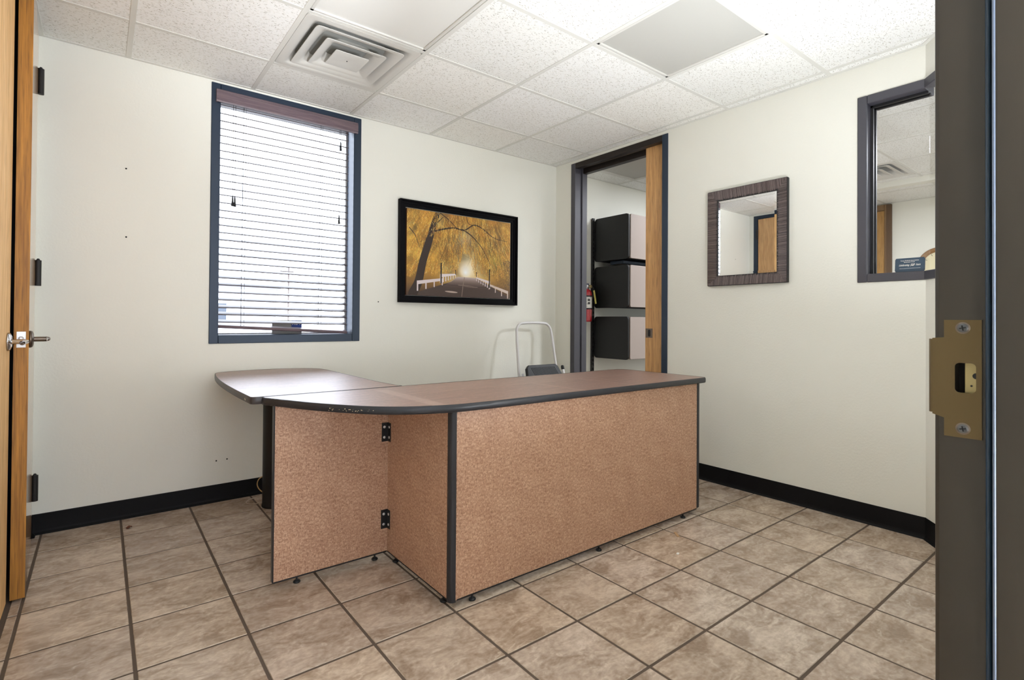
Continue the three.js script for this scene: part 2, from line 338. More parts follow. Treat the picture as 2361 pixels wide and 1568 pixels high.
// closet behind the left doors, office behind the right wall, waiting room behind the camera
structure('wall_closet', uvm(mergeAll([box(-4.3, -4.2, 0, TOP, -0.15, 1.8), box(-4.2, -3.6, 0, TOP, -0.15, -0.05), box(-4.2, -3.6, 0, TOP, 1.7, 1.8)])), M.wall, 'closet walls behind the pair of wooden doors on the left', 'wall');
structure('wall_office', uvm(mergeAll([box(0.0, 4.2, 0, TOP, -0.2, -0.06), box(3.98, 4.12, 0, TOP, -0.06, 4.6), box(0.14, 4.2, 0, TOP, 4.6, 4.7)])), M.wall, 'cream walls of the office behind the right doorway', 'wall');
structure('wall_hall', uvm(mergeAll([box(-5.2, -5.06, 0, TOP, 3.3, 7.1), box(-5.06, -3.6, 0, TOP, 3.3, 3.44), box(0.9, 1.02, 0, TOP, 3.1, 7.1), box(-5.06, 0.9, 0, 0.3, 7.0, 7.1), box(-5.06, -4.7, 0.3, TOP, 7.0, 7.1), box(0.5, 0.9, 0.3, TOP, 7.0, 7.1), box(-0.05, 0.9, 0, TOP, 4.6, 4.7)])), M.wall, 'walls of the waiting room behind the camera', 'wall');
{
  const w = structureGroup('window_3', 'large added waiting room window, unseen behind the camera, letting in fill daylight', 'window'), f = [];
  for (const x of [-4.7, -3.4, -2.1, -0.8, 0.5]) f.push(cbox(x - 0.03, x + 0.03, 0.3, TOP, 7.02, 7.08));  // made-up glazing, put in so sky light fills the room through the doorway
  mesh('mullion', f, M.frame, w); mesh('rail', [cbox(-4.7, 0.5, 0.3, 0.36, 7.02, 7.08), cbox(-4.7, 0.5, 2.42, TOP, 7.02, 7.08)], M.frame, w);
  mesh('pane', box(-4.7, 0.5, 0.36, 2.42, 7.048, 7.052), M.glass, w);
}

// ---------------------------------------------------------------- ceiling
const ceiling = structure('ceiling', box(-5.2, 4.4, 2.5, 2.62, -0.3, 7.2), M.ceilingBack, 'suspended ceiling of white fissured tiles in a metal grid', 'ceiling');
const G = 0.6096, AX = -1.9089, AZ = 1.0487, RW = 0.024;
const ceilingHoles = new Set(['-1,-1', '-1,0', '1,1']);              // air diffuser, two light panels
const ctiles = []; for (let k = 0; k < 5; k++) ctiles.push(metric(cbox(-(G - 0.014) / 2, (G - 0.014) / 2, 0, 0.012, -(G - 0.014) / 2, (G - 0.014) / 2, 0.0012), 1, false, rr(0, 1), rr(0, 1)));
const ctints = [[255, 255, 255], [250, 250, 249], [255, 254, 251], [247, 247, 245]].map((c) => { const m = M.ceilingTile.clone(); m.color = rgb(...c); return m; });
function ceilingField(x0, x1, z0, z1, ax, az, holes, cut) {
  const xs = [], zs = [];
  for (let k = -12; k < 14; k++) { const x = ax + k * G, z = az + k * G; if (x > x0 + 0.02 && x < x1 - 0.02) xs.push(x); if (z > z0 + 0.02 && z < z1 - 0.02) zs.push(z); }
  const X = [x0, ...xs, x1], Z = [z0, ...zs, z1];
  for (let i = 0; i + 1 < X.length; i++) for (let j = 0; j + 1 < Z.length; j++) {
    const a = Math.floor((X[i] + X[i + 1]) / 2 / G - ax / G), b = Math.floor((Z[j] + Z[j + 1]) / 2 / G - az / G);
    if (holes.has(a + ',' + b) || (cut && cut(X[i + 1], Z[j]))) continue;
    const whole = X[i + 1] - X[i] > G - 0.01 && Z[j + 1] - Z[j] > G - 0.01, mat = ctints[Math.floor(rnd() * 4)];
    if (whole) { const t = mesh('ceiling_tile', ctiles[Math.floor(rnd() * ctiles.length)], mat, ceiling); t.position.set((X[i] + X[i + 1]) / 2, H + 0.003, (Z[j] + Z[j + 1]) / 2); }
    else mesh('ceiling_tile', metric(cbox(X[i] + 0.006, X[i + 1] - 0.006, H + 0.003, H + 0.015, Z[j] + 0.006, Z[j + 1] - 0.006, 0.0012), 1, false, rr(0, 1), rr(0, 1)), mat, ceiling);
  }
  for (const x of xs) mesh('ceiling_rail', cbox(x - RW / 2, x + RW / 2, H, H + 0.03, z0, z1, 0.001), M.rail, ceiling);
  for (const z of zs) { for (let i = 0; i + 1 < X.length; i++) mesh('ceiling_rail', cbox(X[i] + (i ? RW / 2 : 0), X[i + 1] - (i + 2 < X.length ? RW / 2 : 0), H + 0.0003, H + 0.03, z - RW / 2, z + RW / 2, 0.001), M.rail, ceiling); }
  mesh('wall_angle', [cbox(x0, x1, H - 0.0004, H + 0.02, z0, z0 + 0.02, 0.001), cbox(x0, x1, H - 0.0004, H + 0.02, z1 - 0.02, z1, 0.001), cbox(x0, x0 + 0.02, H - 0.0004, H + 0.02, z0, z1, 0.001), cbox(x1 - 0.02, x1, H - 0.0004, H + 0.02, z0, z1, 0.001)], M.rail, ceiling);
}
ceilingField(XL, 0, 0, FZW, AX, AZ, ceilingHoles);
mesh('wall_angle', onCorner(cbox(0, CL, H - 0.0008, H + 0.02, 0, 0.02, 0.001)), M.rail, ceiling);
const OX = 0.295, OZ = 0.153;
ceilingField(0.14, 3.98, -0.06, 4.6, OX, OZ, new Set(['0,0', '1,1', '1,2', '3,2', '2,4']));

// ceiling light panels
function ceilingLight(cx, cz, lens, label) {
  const t = thing('ceiling_light', label, 'ceiling light', [cx, H, cz]), s = G / 2 - 0.013, q = 0.285;
  const f = [];
  for (const k of [-1, 1]) { f.push(cbox(-s, s, 0.001, 0.02, k > 0 ? q - 0.01 : -s, k > 0 ? s : -q + 0.01, 0.002)); f.push(cbox(k > 0 ? q - 0.01 : -s, k > 0 ? s : -q + 0.01, 0.001, 0.02, -s, s, 0.002)); }
  mesh('light_frame', f, M.whiteMetal, t);
  mesh('lens', cbox(-q, q, 0.008, 0.014, -q, q, 0.001), lens, t);
  return t;
}
ceilingLight(AX - G / 2, AZ + G / 2, M.lensWhite, 'white square ceiling light panel beside the air diffuser, cut by the top of the photo');
ceilingLight(AX + 1.5 * G, AZ + 1.5 * G, M.lensOff, 'square ceiling light panel with a grey unlit lens, between ceiling tiles near the right wall');
ceilingLight(OX + 0.5 * G, OZ + 0.5 * G, M.lensOff, 'ceiling light panel of the office, seen through the top of the right doorway');
ceilingLight(OX + 1.5 * G, OZ + 1.5 * G, M.lensOn, 'lit office ceiling light panel behind the right wall');
ceilingLight(OX + 2.5 * G, OZ + 4.5 * G, M.lensOn, 'lit office ceiling light panel behind the diagonal corner wall');

// air diffuser: rounded square pan with three nested cones and a centre plate
function superSquare(r, k, n = 56) { const p = []; for (let i = 0; i < n; i++) { const t = (i / n) * 2 * Math.PI, c = Math.cos(t), s = Math.sin(t); p.push([r * Math.sign(c) * Math.abs(c) ** k, r * Math.sign(s) * Math.abs(s) ** k]); } return p; }
function nested(rings) { // rings [half size, y, squareness]
  const n = 56, P = [], I = [];
  rings.forEach(([r, y, k]) => superSquare(r, k, n).forEach(([x, z]) => P.push(x, y, z)));
  for (let a = 0; a + 1 < rings.length; a++) for (let i = 0; i < n; i++) { const p = a * n + i, q = a * n + (i + 1) % n; I.push(p, q, q + n, p, q + n, p + n); }
  const g = new THREE.BufferGeometry(); g.setAttribute('position', new THREE.Float32BufferAttribute(P, 3)); g.setIndex(I);
  const uv = new Float32Array(P.length / 3 * 2); g.setAttribute('uv', new THREE.BufferAttribute(uv, 2)); g.computeVertexNormals();
  return smooth(g, 0.7);
}
function diffuser(cx, cz, label) {
  const t = thing('air_diffuser', label, 'air vent', [cx, H, cz]);
  mesh('pan', nested([[0.292, 0.022, 0.06], [0.292, 0, 0.06], [0.262, -0.001, 0.08], [0.25, 0.002, 0.1], [0.225, 0.03, 0.24], [0.212, 0.07, 0.34], [0.204, 0.11, 0.42], [0.208, 0.112, 0.42], [0.24, 0.03, 0.24], [0.285, 0.02, 0.06]]), M.whiteMetal, t);
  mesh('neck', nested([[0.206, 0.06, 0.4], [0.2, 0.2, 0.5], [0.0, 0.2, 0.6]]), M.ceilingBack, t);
  for (const [r, y] of [[0.228, -0.004], [0.158, -0.012]]) {
    mesh('cone', nested([[r, y, 0.08], [r, y + 0.003, 0.08], [r - 0.03, y + 0.009, 0.12], [r - 0.056, y + 0.032, 0.26], [r - 0.07, y + 0.075, 0.42], [r - 0.073, y + 0.075, 0.42], [r - 0.059, y + 0.03, 0.26], [r - 0.033, y + 0.006, 0.12], [r - 0.004, y, 0.08], [r, y, 0.08]]), M.whiteMetal, t);
  }
  mesh('centre_plate', nested([[0.0, -0.018, 0.5], [0.03, -0.018, 0.5], [0.066, -0.022, 0.14], [0.088, -0.02, 0.08], [0.088, -0.017, 0.08], [0.06, -0.006, 0.2], [0, -0.004, 0.5]]), M.whiteMetal, t);
  mesh('screw', new THREE.SphereGeometry(0.0035, 10, 6).translate(0, -0.018, 0), M.black, t);
  return t;
}
diffuser(AX - G / 2, AZ - G / 2, 'white square ceiling air diffuser with nested louvre rings, above the window');
diffuser(OX + 3.5 * G, OZ + 2.5 * G, 'ceiling air diffuser of the office, seen through the interior window');
// beam across the office ceiling
structure('trim_1', cbox(2.86, 2.98, 2.41, H + 0.02, -0.06, 4.6, 0.003), M.wall, 'white beam across the office ceiling, seen through the interior window', 'beam');

// ---------------------------------------------------------------- baseboards: black rubber cove base
function coveProfile(h = 0.1) { return [[0.001, h], [0.0035, h], [0.004, h - 0.004], [0.004, 0.02], [0.006, 0.01], [0.014, 0.003], [0.016, 0.0], [0.001, 0]]; }
function coveRun(len, h) { const s = new THREE.Shape(coveProfile(h).map(([o, y]) => new THREE.Vector2(o, y))), g = new THREE.ExtrudeGeometry(s, { depth: len, bevelEnabled: false }); return smooth(g, 0.5); } // runs along +z, sticks out along +x
structure('baseboard_back', uvm(flipIfNeeded(coveRun(3.482, 0.1).rotateY(Math.PI / 2).scale(1, 1, -1).translate(-3.484, 0, 0))), M.rubber, 'black rubber baseboard along the back wall', 'baseboard');
{
  const g = new THREE.Group(); g.name = 'baseboard_right'; scene.add(g); tag(g, 'black rubber baseboard along the right wall, with a butt joint behind the desk end', 'baseboard', null, 'structure');
  const run = (z0, z1) => uvm(flipIfNeeded(coveRun(z1 - z0, 0.106).scale(-1, 1, 1).translate(0, 0, z0)));
  mesh('strip', run(0.0, 0.195), M.rubber, g); mesh('strip', run(1.195, 1.665), M.rubber, g); mesh('strip', run(1.6665, CZ + 0.002), M.rubber, g);
}
structure('baseboard_corner', uvm(onCorner(flipIfNeeded(coveRun(CL, 0.106).rotateY(Math.PI / 2).scale(1, 1, -1)))), M.rubber, 'black rubber baseboard turning along the diagonal corner wall', 'baseboard');
structure('baseboard_left', uvm(mergeAll([coveRun(0.055, 0.1).translate(XL, 0, 0), coveRun(1.7, 0.1).translate(XL, 0, 1.59)])), M.rubber, 'black rubber baseboard on the left wall beside the doors', 'baseboard');
structure('baseboard_front', uvm(coveRun(1.7, 0.1).rotateY(Math.PI / 2).translate(-2.45, 0, FZW + 0.004)), M.rubber, 'black rubber baseboard on the front wall', 'baseboard');

// ---------------------------------------------------------------- window_1: dark framed window in the back wall
{
  const w = structureGroup('window_1', 'tall dark framed window in the back wall behind the wooden blind', 'window');
  const { x0, x1, y0, y1 } = WIN, a = x0 + 0.048, b = x1 - 0.052, c = y0 + 0.05, d = y1 - 0.05, f = 0.006;
  mesh('stile', cbox(x0, a, y0, y1, -0.125, f, 0.0025), M.frame, w); mesh('stile', cbox(b, x1, y0, y1, -0.125, f, 0.0025), M.frame, w);
  mesh('head_rail', cbox(a + 0.0005, b - 0.0005, d, y1, -0.125, f - 0.0006, 0.002), M.frame, w); mesh('sill_rail', cbox(a + 0.0005, b - 0.0005, y0, c, -0.125, f - 0.0006, 0.002), M.frame, w);
  mesh('glazing_stop', [cbox(a, a + 0.012, c, d, -0.125, -0.112), cbox(b - 0.012, b, c, d, -0.125, -0.112), cbox(a, b, c, c + 0.01, -0.125, -0.112)], M.whitePaint, w);
  mesh('pane', box(a, b, c, d, -0.121, -0.118), M.glass, w);
}
// wooden blind
{
  const t = thing('window_blind', 'dark wooden venetian blind with a mahogany valance, hanging crooked in the back window', 'window blind', [-2.297, 0, -0.05]);
  const L = 0.392;
  const val = new THREE.Shape([[0, 0], [0.012, 0], [0.014, 0.006], [0.014, 0.014], [0.017, 0.018], [0.017, 0.056], [0.014, 0.06], [0.014, 0.068], [0.011, 0.073], [0, 0.073]].map(([z, y]) => new THREE.Vector2(z, y)));
  const vg = metric(new THREE.ExtrudeGeometry(val, { depth: 0.85, bevelEnabled: false }).rotateY(-Math.PI / 2).scale(-1, 1, 1).rotateY(0), 1, true);
  vg.scale(1, 1, 1); // runs along x
  const v = mesh('valance', mergeAll([flipIfNeeded(vg), cbox(0, 0.008, 0, 0.073, -0.02, 0.0), cbox(0.842, 0.85, 0, 0.073, -0.02, 0.0)]), M.mahogany, t); v.position.set(-0.418, 2.335, 0.066);
  mesh('head_rail', cbox(-L, L, 2.352, 2.398, -0.03, 0.02), M.mahogany, t);
  // slat: bowed section, outer edge higher
  const sec = []; const N = 6; for (let i = 0; i <= N; i++) { const s = -0.025 + 0.05 * i / N; sec.push([s, 0.0022 * (1 - (s / 0.025) ** 2) + 0.0023]); } for (let i = N; i >= 0; i--) { const s = -0.025 + 0.05 * i / N; sec.push([s, 0.0022 * (1 - (s / 0.025) ** 2) - 0.0023]); }
  const sg = smooth(new THREE.ExtrudeGeometry(new THREE.Shape(sec.map(([a, b]) => new THREE.Vector2(a, b))), { depth: 2 * L - 0.006, bevelEnabled: false }), 0.5);
  sg.rotateY(-Math.PI / 2); sg.translate(L - 0.003, 0, 0); const sgm = metric(sg, 1, true);
  for (let i = 0; i < 30; i++) {
    const s = mesh('slat', sgm, M.slat, t); s.position.set(0, 2.338 - 0.0445 * i + rr(-0.0015, 0.0015), 0); s.rotation.x = (i === 0 ? 0.06 : 0.3 + rr(-0.05, 0.05)) ; s.rotation.z = rr(-0.0012, 0.0012) - i * 0.0006;
  }
  const br = mesh('bottom_rail', metric(cbox(-L, L, -0.009, 0.009, -0.026, 0.026, 0.004), 1, true), M.mahogany, t); br.position.set(0, 1.006, 0.004); br.rotation.z = -0.054; br.rotation.x = 0.2;
  for (const x of [-0.262, 0.2]) {
    mesh('ladder_cord', [rod([x - 0.006, 1.01, 0.027], [x, 2.36, 0.027], 0.0012, 6), rod([x + 0.012, 1.0, 0.026], [x + 0.012, 2.36, 0.026], 0.0009, 6), rod([x + 0.006, 1.01, -0.026], [x + 0.006, 2.36, -0.026], 0.0009, 6)], M.cord, t);
  }
  const tassel = (x, y, z, s = 1) => lathe([[0, 0.06 * s], [0.0028, 0.06 * s], [0.0042, 0.05 * s], [0.0046, 0.036], [0.007, 0.012 * s], [0.0082, 0.004], [0.007, 0], [0, 0]], 14).translate(x, y, z);
  for (const [x, y, top] of [[-0.321, 1.742, 2.35], [-0.309, 1.74, 2.35], [0.329, 2.208, 2.35], [0.322, 1.712, 2.35]]) {
    const c = mesh('pull_cord', rod([x, y + 0.045, 0.036], [x, top, 0.036], 0.0013, 6), M.cord, t); mesh('tassel', tassel(x, y, 0.036), M.black, c);
  }
}
function flipIfNeeded(g) { // orient triangles outwards for a closed convex-ish prism
  const h = g.index ? g.toNonIndexed() : g, p = h.attributes.position, c = new THREE.Vector3(); let vol = 0; const a = new THREE.Vector3(), b = new THREE.Vector3();
  for (let i = 0; i < p.count; i += 3) { a.fromBufferAttribute(p, i); b.fromBufferAttribute(p, i + 1); c.fromBufferAttribute(p, i + 2); vol += a.dot(b.cross(c)); }
  if (vol < 0) { for (let i = 0; i < p.count; i += 3) for (const k of Object.keys(h.attributes)) { const A = h.attributes[k], n = A.itemSize; for (let q = 0; q < n; q++) { const s = A.array[(i + 1) * n + q]; A.array[(i + 1) * n + q] = A.array[(i + 2) * n + q]; A.array[(i + 2) * n + q] = s; } } }
  h.computeVertexNormals(); return h;
}
// security placard standing on the sill behind the blind
{
  const pm = print(512, 280, (c, w, h) => { c.fillStyle = '#8d8a86'; c.fillRect(0, 0, w, h); c.fillStyle = '#1f3f8f'; c.fillRect(330, 0, 182, 170); c.fillStyle = '#f2f2f2'; c.font = 'bold 84px sans-serif'; c.textAlign = 'center'; c.fillText('ADT', 421, 92); });
  const o = thing('security_placard', 'small grey and blue security placard standing on the window sill behind the blind', 'sign', [-2.277, 0.973, -0.1]);
  mesh('board', cbox(-0.092, 0.092, 0, 0.088, -0.003, 0, 0.001), std({ color: rgb(120, 116, 112), roughness: 0.6 }), o);
  mesh('print', new THREE.PlaneGeometry(0.182, 0.086).translate(0, 0.044, 0.0006), std({ map: pm, roughness: 0.6 }), o);
}

// ---------------------------------------------------------------- picture on the back wall
{
  const x0 = -1.552, x1 = -0.472, y0 = 1.196, y1 = 1.942, t = thing('framed_picture', 'black floating frame with an autumn picture of a yellow tree over a white-railed bridge', 'picture', [0, 0, 0]);
  const lip = 0.012, dep = 0.042;
  for (const g of [cbox(x0, x0 + lip, y0, y1, 0.002, dep), cbox(x1 - lip, x1, y0, y1, 0.002, dep), cbox(x0 + lip, x1 - lip, y0, y0 + lip, 0.002, dep), cbox(x0 + lip, x1 - lip, y1 - lip, y1, 0.002, dep)]) mesh('frame_bar', g, M.pictureBlack, t);
  mesh('step', sheet(rect(x0 + lip, x1 - lip, y0 + lip, y1 - lip), [rect(x0 + 0.05, x1 - 0.05, y0 + 0.05, y1 - 0.05)], 0.02).translate(0, 0, 0.002), M.pictureBlack, t);
  mesh('step_ledge', sheet(rect(x0 + lip, x1 - lip, y0 + lip, y1 - lip), [rect(x0 + 0.03, x1 - 0.03, y0 + 0.03, y1 - 0.03)], 0.008).translate(0, 0, 0.02), M.pictureBlack, t);
  const art = print(1536, 1024, (c, w, h) => {
    let g = c.createLinearGradient(0, 0, 0, h); g.addColorStop(0, '#c08a38'); g.addColorStop(0.45, '#dba944'); g.addColorStop(0.75, '#a87a30'); g.addColorStop(1, '#4a3526'); c.fillStyle = g; c.fillRect(0, 0, w, h);
    g = c.createRadialGradient(w * 0.54, h * 0.66, 10, w * 0.54, h * 0.6, w * 0.36); g.addColorStop(0, 'rgba(255,250,240,1)'); g.addColorStop(0.25, 'rgba(248,228,180,0.85)'); g.addColorStop(1, 'rgba(220,170,70,0)'); c.fillStyle = g; c.fillRect(0, 0, w, h);
    const blob = (x, y, q, col, al) => { const e = c.createRadialGradient(x * w, y * h, 2, x * w, y * h, q * w); e.addColorStop(0, col); e.addColorStop(1, 'rgba(0,0,0,0)'); c.globalAlpha = al; c.fillStyle = e; c.fillRect(0, 0, w, h); c.globalAlpha = 1; };
    for (let k = 0; k < 70; k++) blob(rnd(), rr(0, 0.7), rr(0.05, 0.14), ['rgba(190,120,44,1)', 'rgba(216,140,54,1)', 'rgba(244,206,92,1)', 'rgba(248,224,140,1)', 'rgba(226,170,66,1)'][k % 5], 0.5);
    blob(0.53, 0.3, 0.2, 'rgba(255,240,205,1)', 0.6); blob(0.85, 0.5, 0.16, 'rgba(240,214,80,1)', 0.55);
    const dab = (x, y, cols, al) => { c.strokeStyle = cols[Math.floor(rnd() * cols.length)]; c.globalAlpha = al * rr(0.45, 1); c.lineWidth = rr(1.5, 5); const a = 1.57 + (x / w - 0.54) * 0.8 + rr(-0.6, 0.6), L = rr(6, 22); c.beginPath(); c.moveTo(x, y); c.quadraticCurveTo(x + rr(-6, 6), y + L * 0.5, x + Math.cos(a) * L, y + Math.sin(a) * L); c.stroke(); c.globalAlpha = 1; };
    const low = (x) => 0.7 + 0.12 * Math.abs(x - 0.54) + 0.03 * Math.sin(x * 60), open = (x, y) => Math.abs(x - 0.535) < 0.03 + 0.05 * sm(0.45, 0.72, y) && y > 0.46;
    const strands = (n, cols, al, len) => { for (let i = 0; i < n; i++) { let x = rnd(), y = rr(-0.05, 0.68); const k = Math.floor(len * rr(0.4, 1.2)), drift = (x - 0.54) * 0.006 + rr(-0.002, 0.002); for (let q = 0; q < k; q++) { x += drift + rr(-0.004, 0.004); y += rr(0.004, 0.011); if (y > low(x) || open(x, y)) break; dab(x * w, y * h, cols, al); } } };
    const limb = (pts, w0, w1, col = '#2c1d16') => { const cv = new THREE.CatmullRomCurve3(pts.map(([x, y]) => new THREE.Vector3(x * w, y * h, 0))), P = cv.getPoints(80); c.strokeStyle = col; c.lineCap = 'round'; for (let i = 0; i < 80; i++) { c.lineWidth = 2 * lerp(w0, w1, i / 80); c.beginPath(); c.moveTo(P[i].x, P[i].y); c.lineTo(P[i + 1].x, P[i + 1].y); c.stroke(); } };
    strands(330, ['#6d4a1e', '#8a5c22', '#9c6c28', '#a0662a'], 0.55, 26);
    strands(760, ['#d69c36', '#e6b246', '#f0c658', '#c48432', '#d8883a'], 0.8, 26);
    for (let k = 0; k < 46; k++) { const x = rr(0.25, 0.98), y = rr(0.1, 0.35); limb([[x, y], [x + rr(-0.02, 0.05), y + rr(0.08, 0.16)], [x + rr(-0.03, 0.09), y + rr(0.2, 0.36)]], 1.8, 0.7, 'rgba(82,52,24,0.7)'); }
    limb([[0.055, 0.98], [0.1, 0.85], [0.14, 0.6], [0.2, 0.32], [0.24, 0.12], [0.28, -0.03]], 58, 32);
    limb([[0.22, 0.24], [0.3, 0.2], [0.42, 0.16], [0.52, 0.17], [0.62, 0.09], [0.7, 0.12], [0.82, 0.22], [0.96, 0.25]], 11, 3);
    limb([[0.5, 0.165], [0.58, 0.22], [0.68, 0.34], [0.75, 0.48], [0.79, 0.6]], 8, 2); limb([[0.29, 0.0], [0.36, 0.06], [0.44, 0.15]], 6, 3); limb([[0.02, 0.22], [0.07, 0.3], [0.11, 0.44]], 5, 3); limb([[0.54, 0.0], [0.56, 0.08], [0.66, 0.1]], 4, 2); limb([[0.24, 0.16], [0.33, 0.03]], 8, 2);
    strands(170, ['#f0cb58', '#f2d670', '#e6b246', '#e09a44', '#fae8a0'], 0.8, 22);
    for (let i = 0; i < 260; i++) dab(rr(0.17, 0.27) * w, rr(0, 0.12) * h, ['#c98f2e', '#8f6222', '#e6b84a'], 0.8);
    limb([[0.055, 0.98], [0.1, 0.85], [0.14, 0.6], [0.195, 0.34]], 56, 46, '#32231b');
    // far glow, road and bridge
    g = c.createRadialGradient(w * 0.535, h * 0.7, 4, w * 0.535, h * 0.66, w * 0.085); g.addColorStop(0, 'rgba(255,255,252,1)'); g.addColorStop(0.5, 'rgba(255,244,220,0.8)'); g.addColorStop(1, 'rgba(255,230,170,0)'); c.fillStyle = g; c.fillRect(w * 0.4, h * 0.4, w * 0.3, h * 0.4);
    c.fillStyle = '#4b3b34'; c.beginPath(); c.moveTo(w * 0.1, h); c.lineTo(w * 0.1, h * 0.96); c.lineTo(w * 0.4, h * 0.82); c.lineTo(w * 0.46, h * 0.755); c.lineTo(w * 0.63, h * 0.755); c.lineTo(w * 0.76, h * 0.83); c.lineTo(w * 0.98, h * 0.98); c.lineTo(w, h); c.fill();
    g = c.createLinearGradient(0, h * 0.75, 0, h * 0.9); g.addColorStop(0, 'rgba(214,196,190,0.95)'); g.addColorStop(1, 'rgba(120,96,86,0)'); c.fillStyle = g; c.beginPath(); c.moveTo(w * 0.3, h * 0.9); c.lineTo(w * 0.46, h * 0.755); c.lineTo(w * 0.63, h * 0.755); c.lineTo(w * 0.82, h * 0.9); c.fill();
    c.fillStyle = 'rgba(228,206,190,0.75)'; c.beginPath(); c.ellipse(w * 0.4, h * 0.945, w * 0.06, h * 0.01, 0.05, 0, 7); c.fill(); c.fillStyle = 'rgba(190,170,150,0.5)'; c.beginPath(); c.ellipse(w * 0.56, h * 0.865, w * 0.1, h * 0.008, 0.06, 0, 7); c.fill();
    c.strokeStyle = '#8d7a6c'; c.lineWidth = 9; c.beginPath(); c.moveTo(w * 0.5, h); c.lineTo(w * 0.51, h * 0.87); c.lineTo(w * 0.525, h * 0.76); c.stroke(); c.strokeStyle = '#2e231e'; c.lineWidth = 4; c.beginPath(); c.moveTo(w * 0.33, h * 0.86); c.lineTo(w * 0.78, h * 0.87); c.stroke();
    const rail = (x0, y0, x1, y1, d0, d1, posts, col) => { c.fillStyle = col; c.beginPath(); c.moveTo(w * x0, h * y0); c.lineTo(w * x1, h * y1); c.lineTo(w * x1, h * (y1 + d1 * 0.36)); c.lineTo(w * x0, h * (y0 + d0 * 0.36)); c.fill(); for (let i = 0; i <= posts; i++) { const t = i / posts, x = lerp(x0, x1, t), y = lerp(y0, y1, t), d = lerp(d0, d1, t); c.fillRect(w * x - d * 80, h * y, d * 160, h * d); } };
    rail(0.095, 0.83, 0.315, 0.785, 0.12, 0.085, 3, '#dccfd0'); rail(0.3, 0.735, 0.44, 0.72, 0.11, 0.05, 6, '#e6dcdc'); rail(0.645, 0.745, 0.78, 0.785, 0.05, 0.1, 6, '#dccfd0'); rail(0.775, 0.82, 0.975, 0.9, 0.07, 0.11, 3, '#d2bfb2');
    c.fillStyle = '#1c1512'; c.fillRect(w * 0.298, h * 0.6, w * 0.012, h * 0.25); c.fillRect(w * 0.772, h * 0.63, w * 0.011, h * 0.24); c.fillRect(w * 0.437, h * 0.67, w * 0.006, h * 0.06); c.fillRect(w * 0.64, h * 0.68, w * 0.006, h * 0.06);
    for (let i = 0; i < 1500; i++) { const x = 1 - 0.2 * rnd() * rnd(), y = rr(0.5, 0.86); c.fillStyle = ['#4a4038', '#6a5426', '#a8832e', '#3b3230'][i & 3]; c.globalAlpha = 0.6; c.fillRect(w * x, h * y, rr(2, 8), rr(3, 10)); } c.globalAlpha = 1;
  });
  const cx0 = -1.497, cx1 = -0.545, cy0 = 1.25, cy1 = 1.882;
  mesh('canvas', cbox(cx0, cx1, cy0, cy1, 0.004, 0.03, 0.002), std({ color: rgb(84, 48, 26), roughness: 0.7 }), t);
  mesh('print', new THREE.PlaneGeometry(cx1 - cx0 - 0.003, cy1 - cy0 - 0.003).translate((cx0 + cx1) / 2, (cy0 + cy1) / 2, 0.0304), std({ map: art, roughness: 0.6 }), t);
}

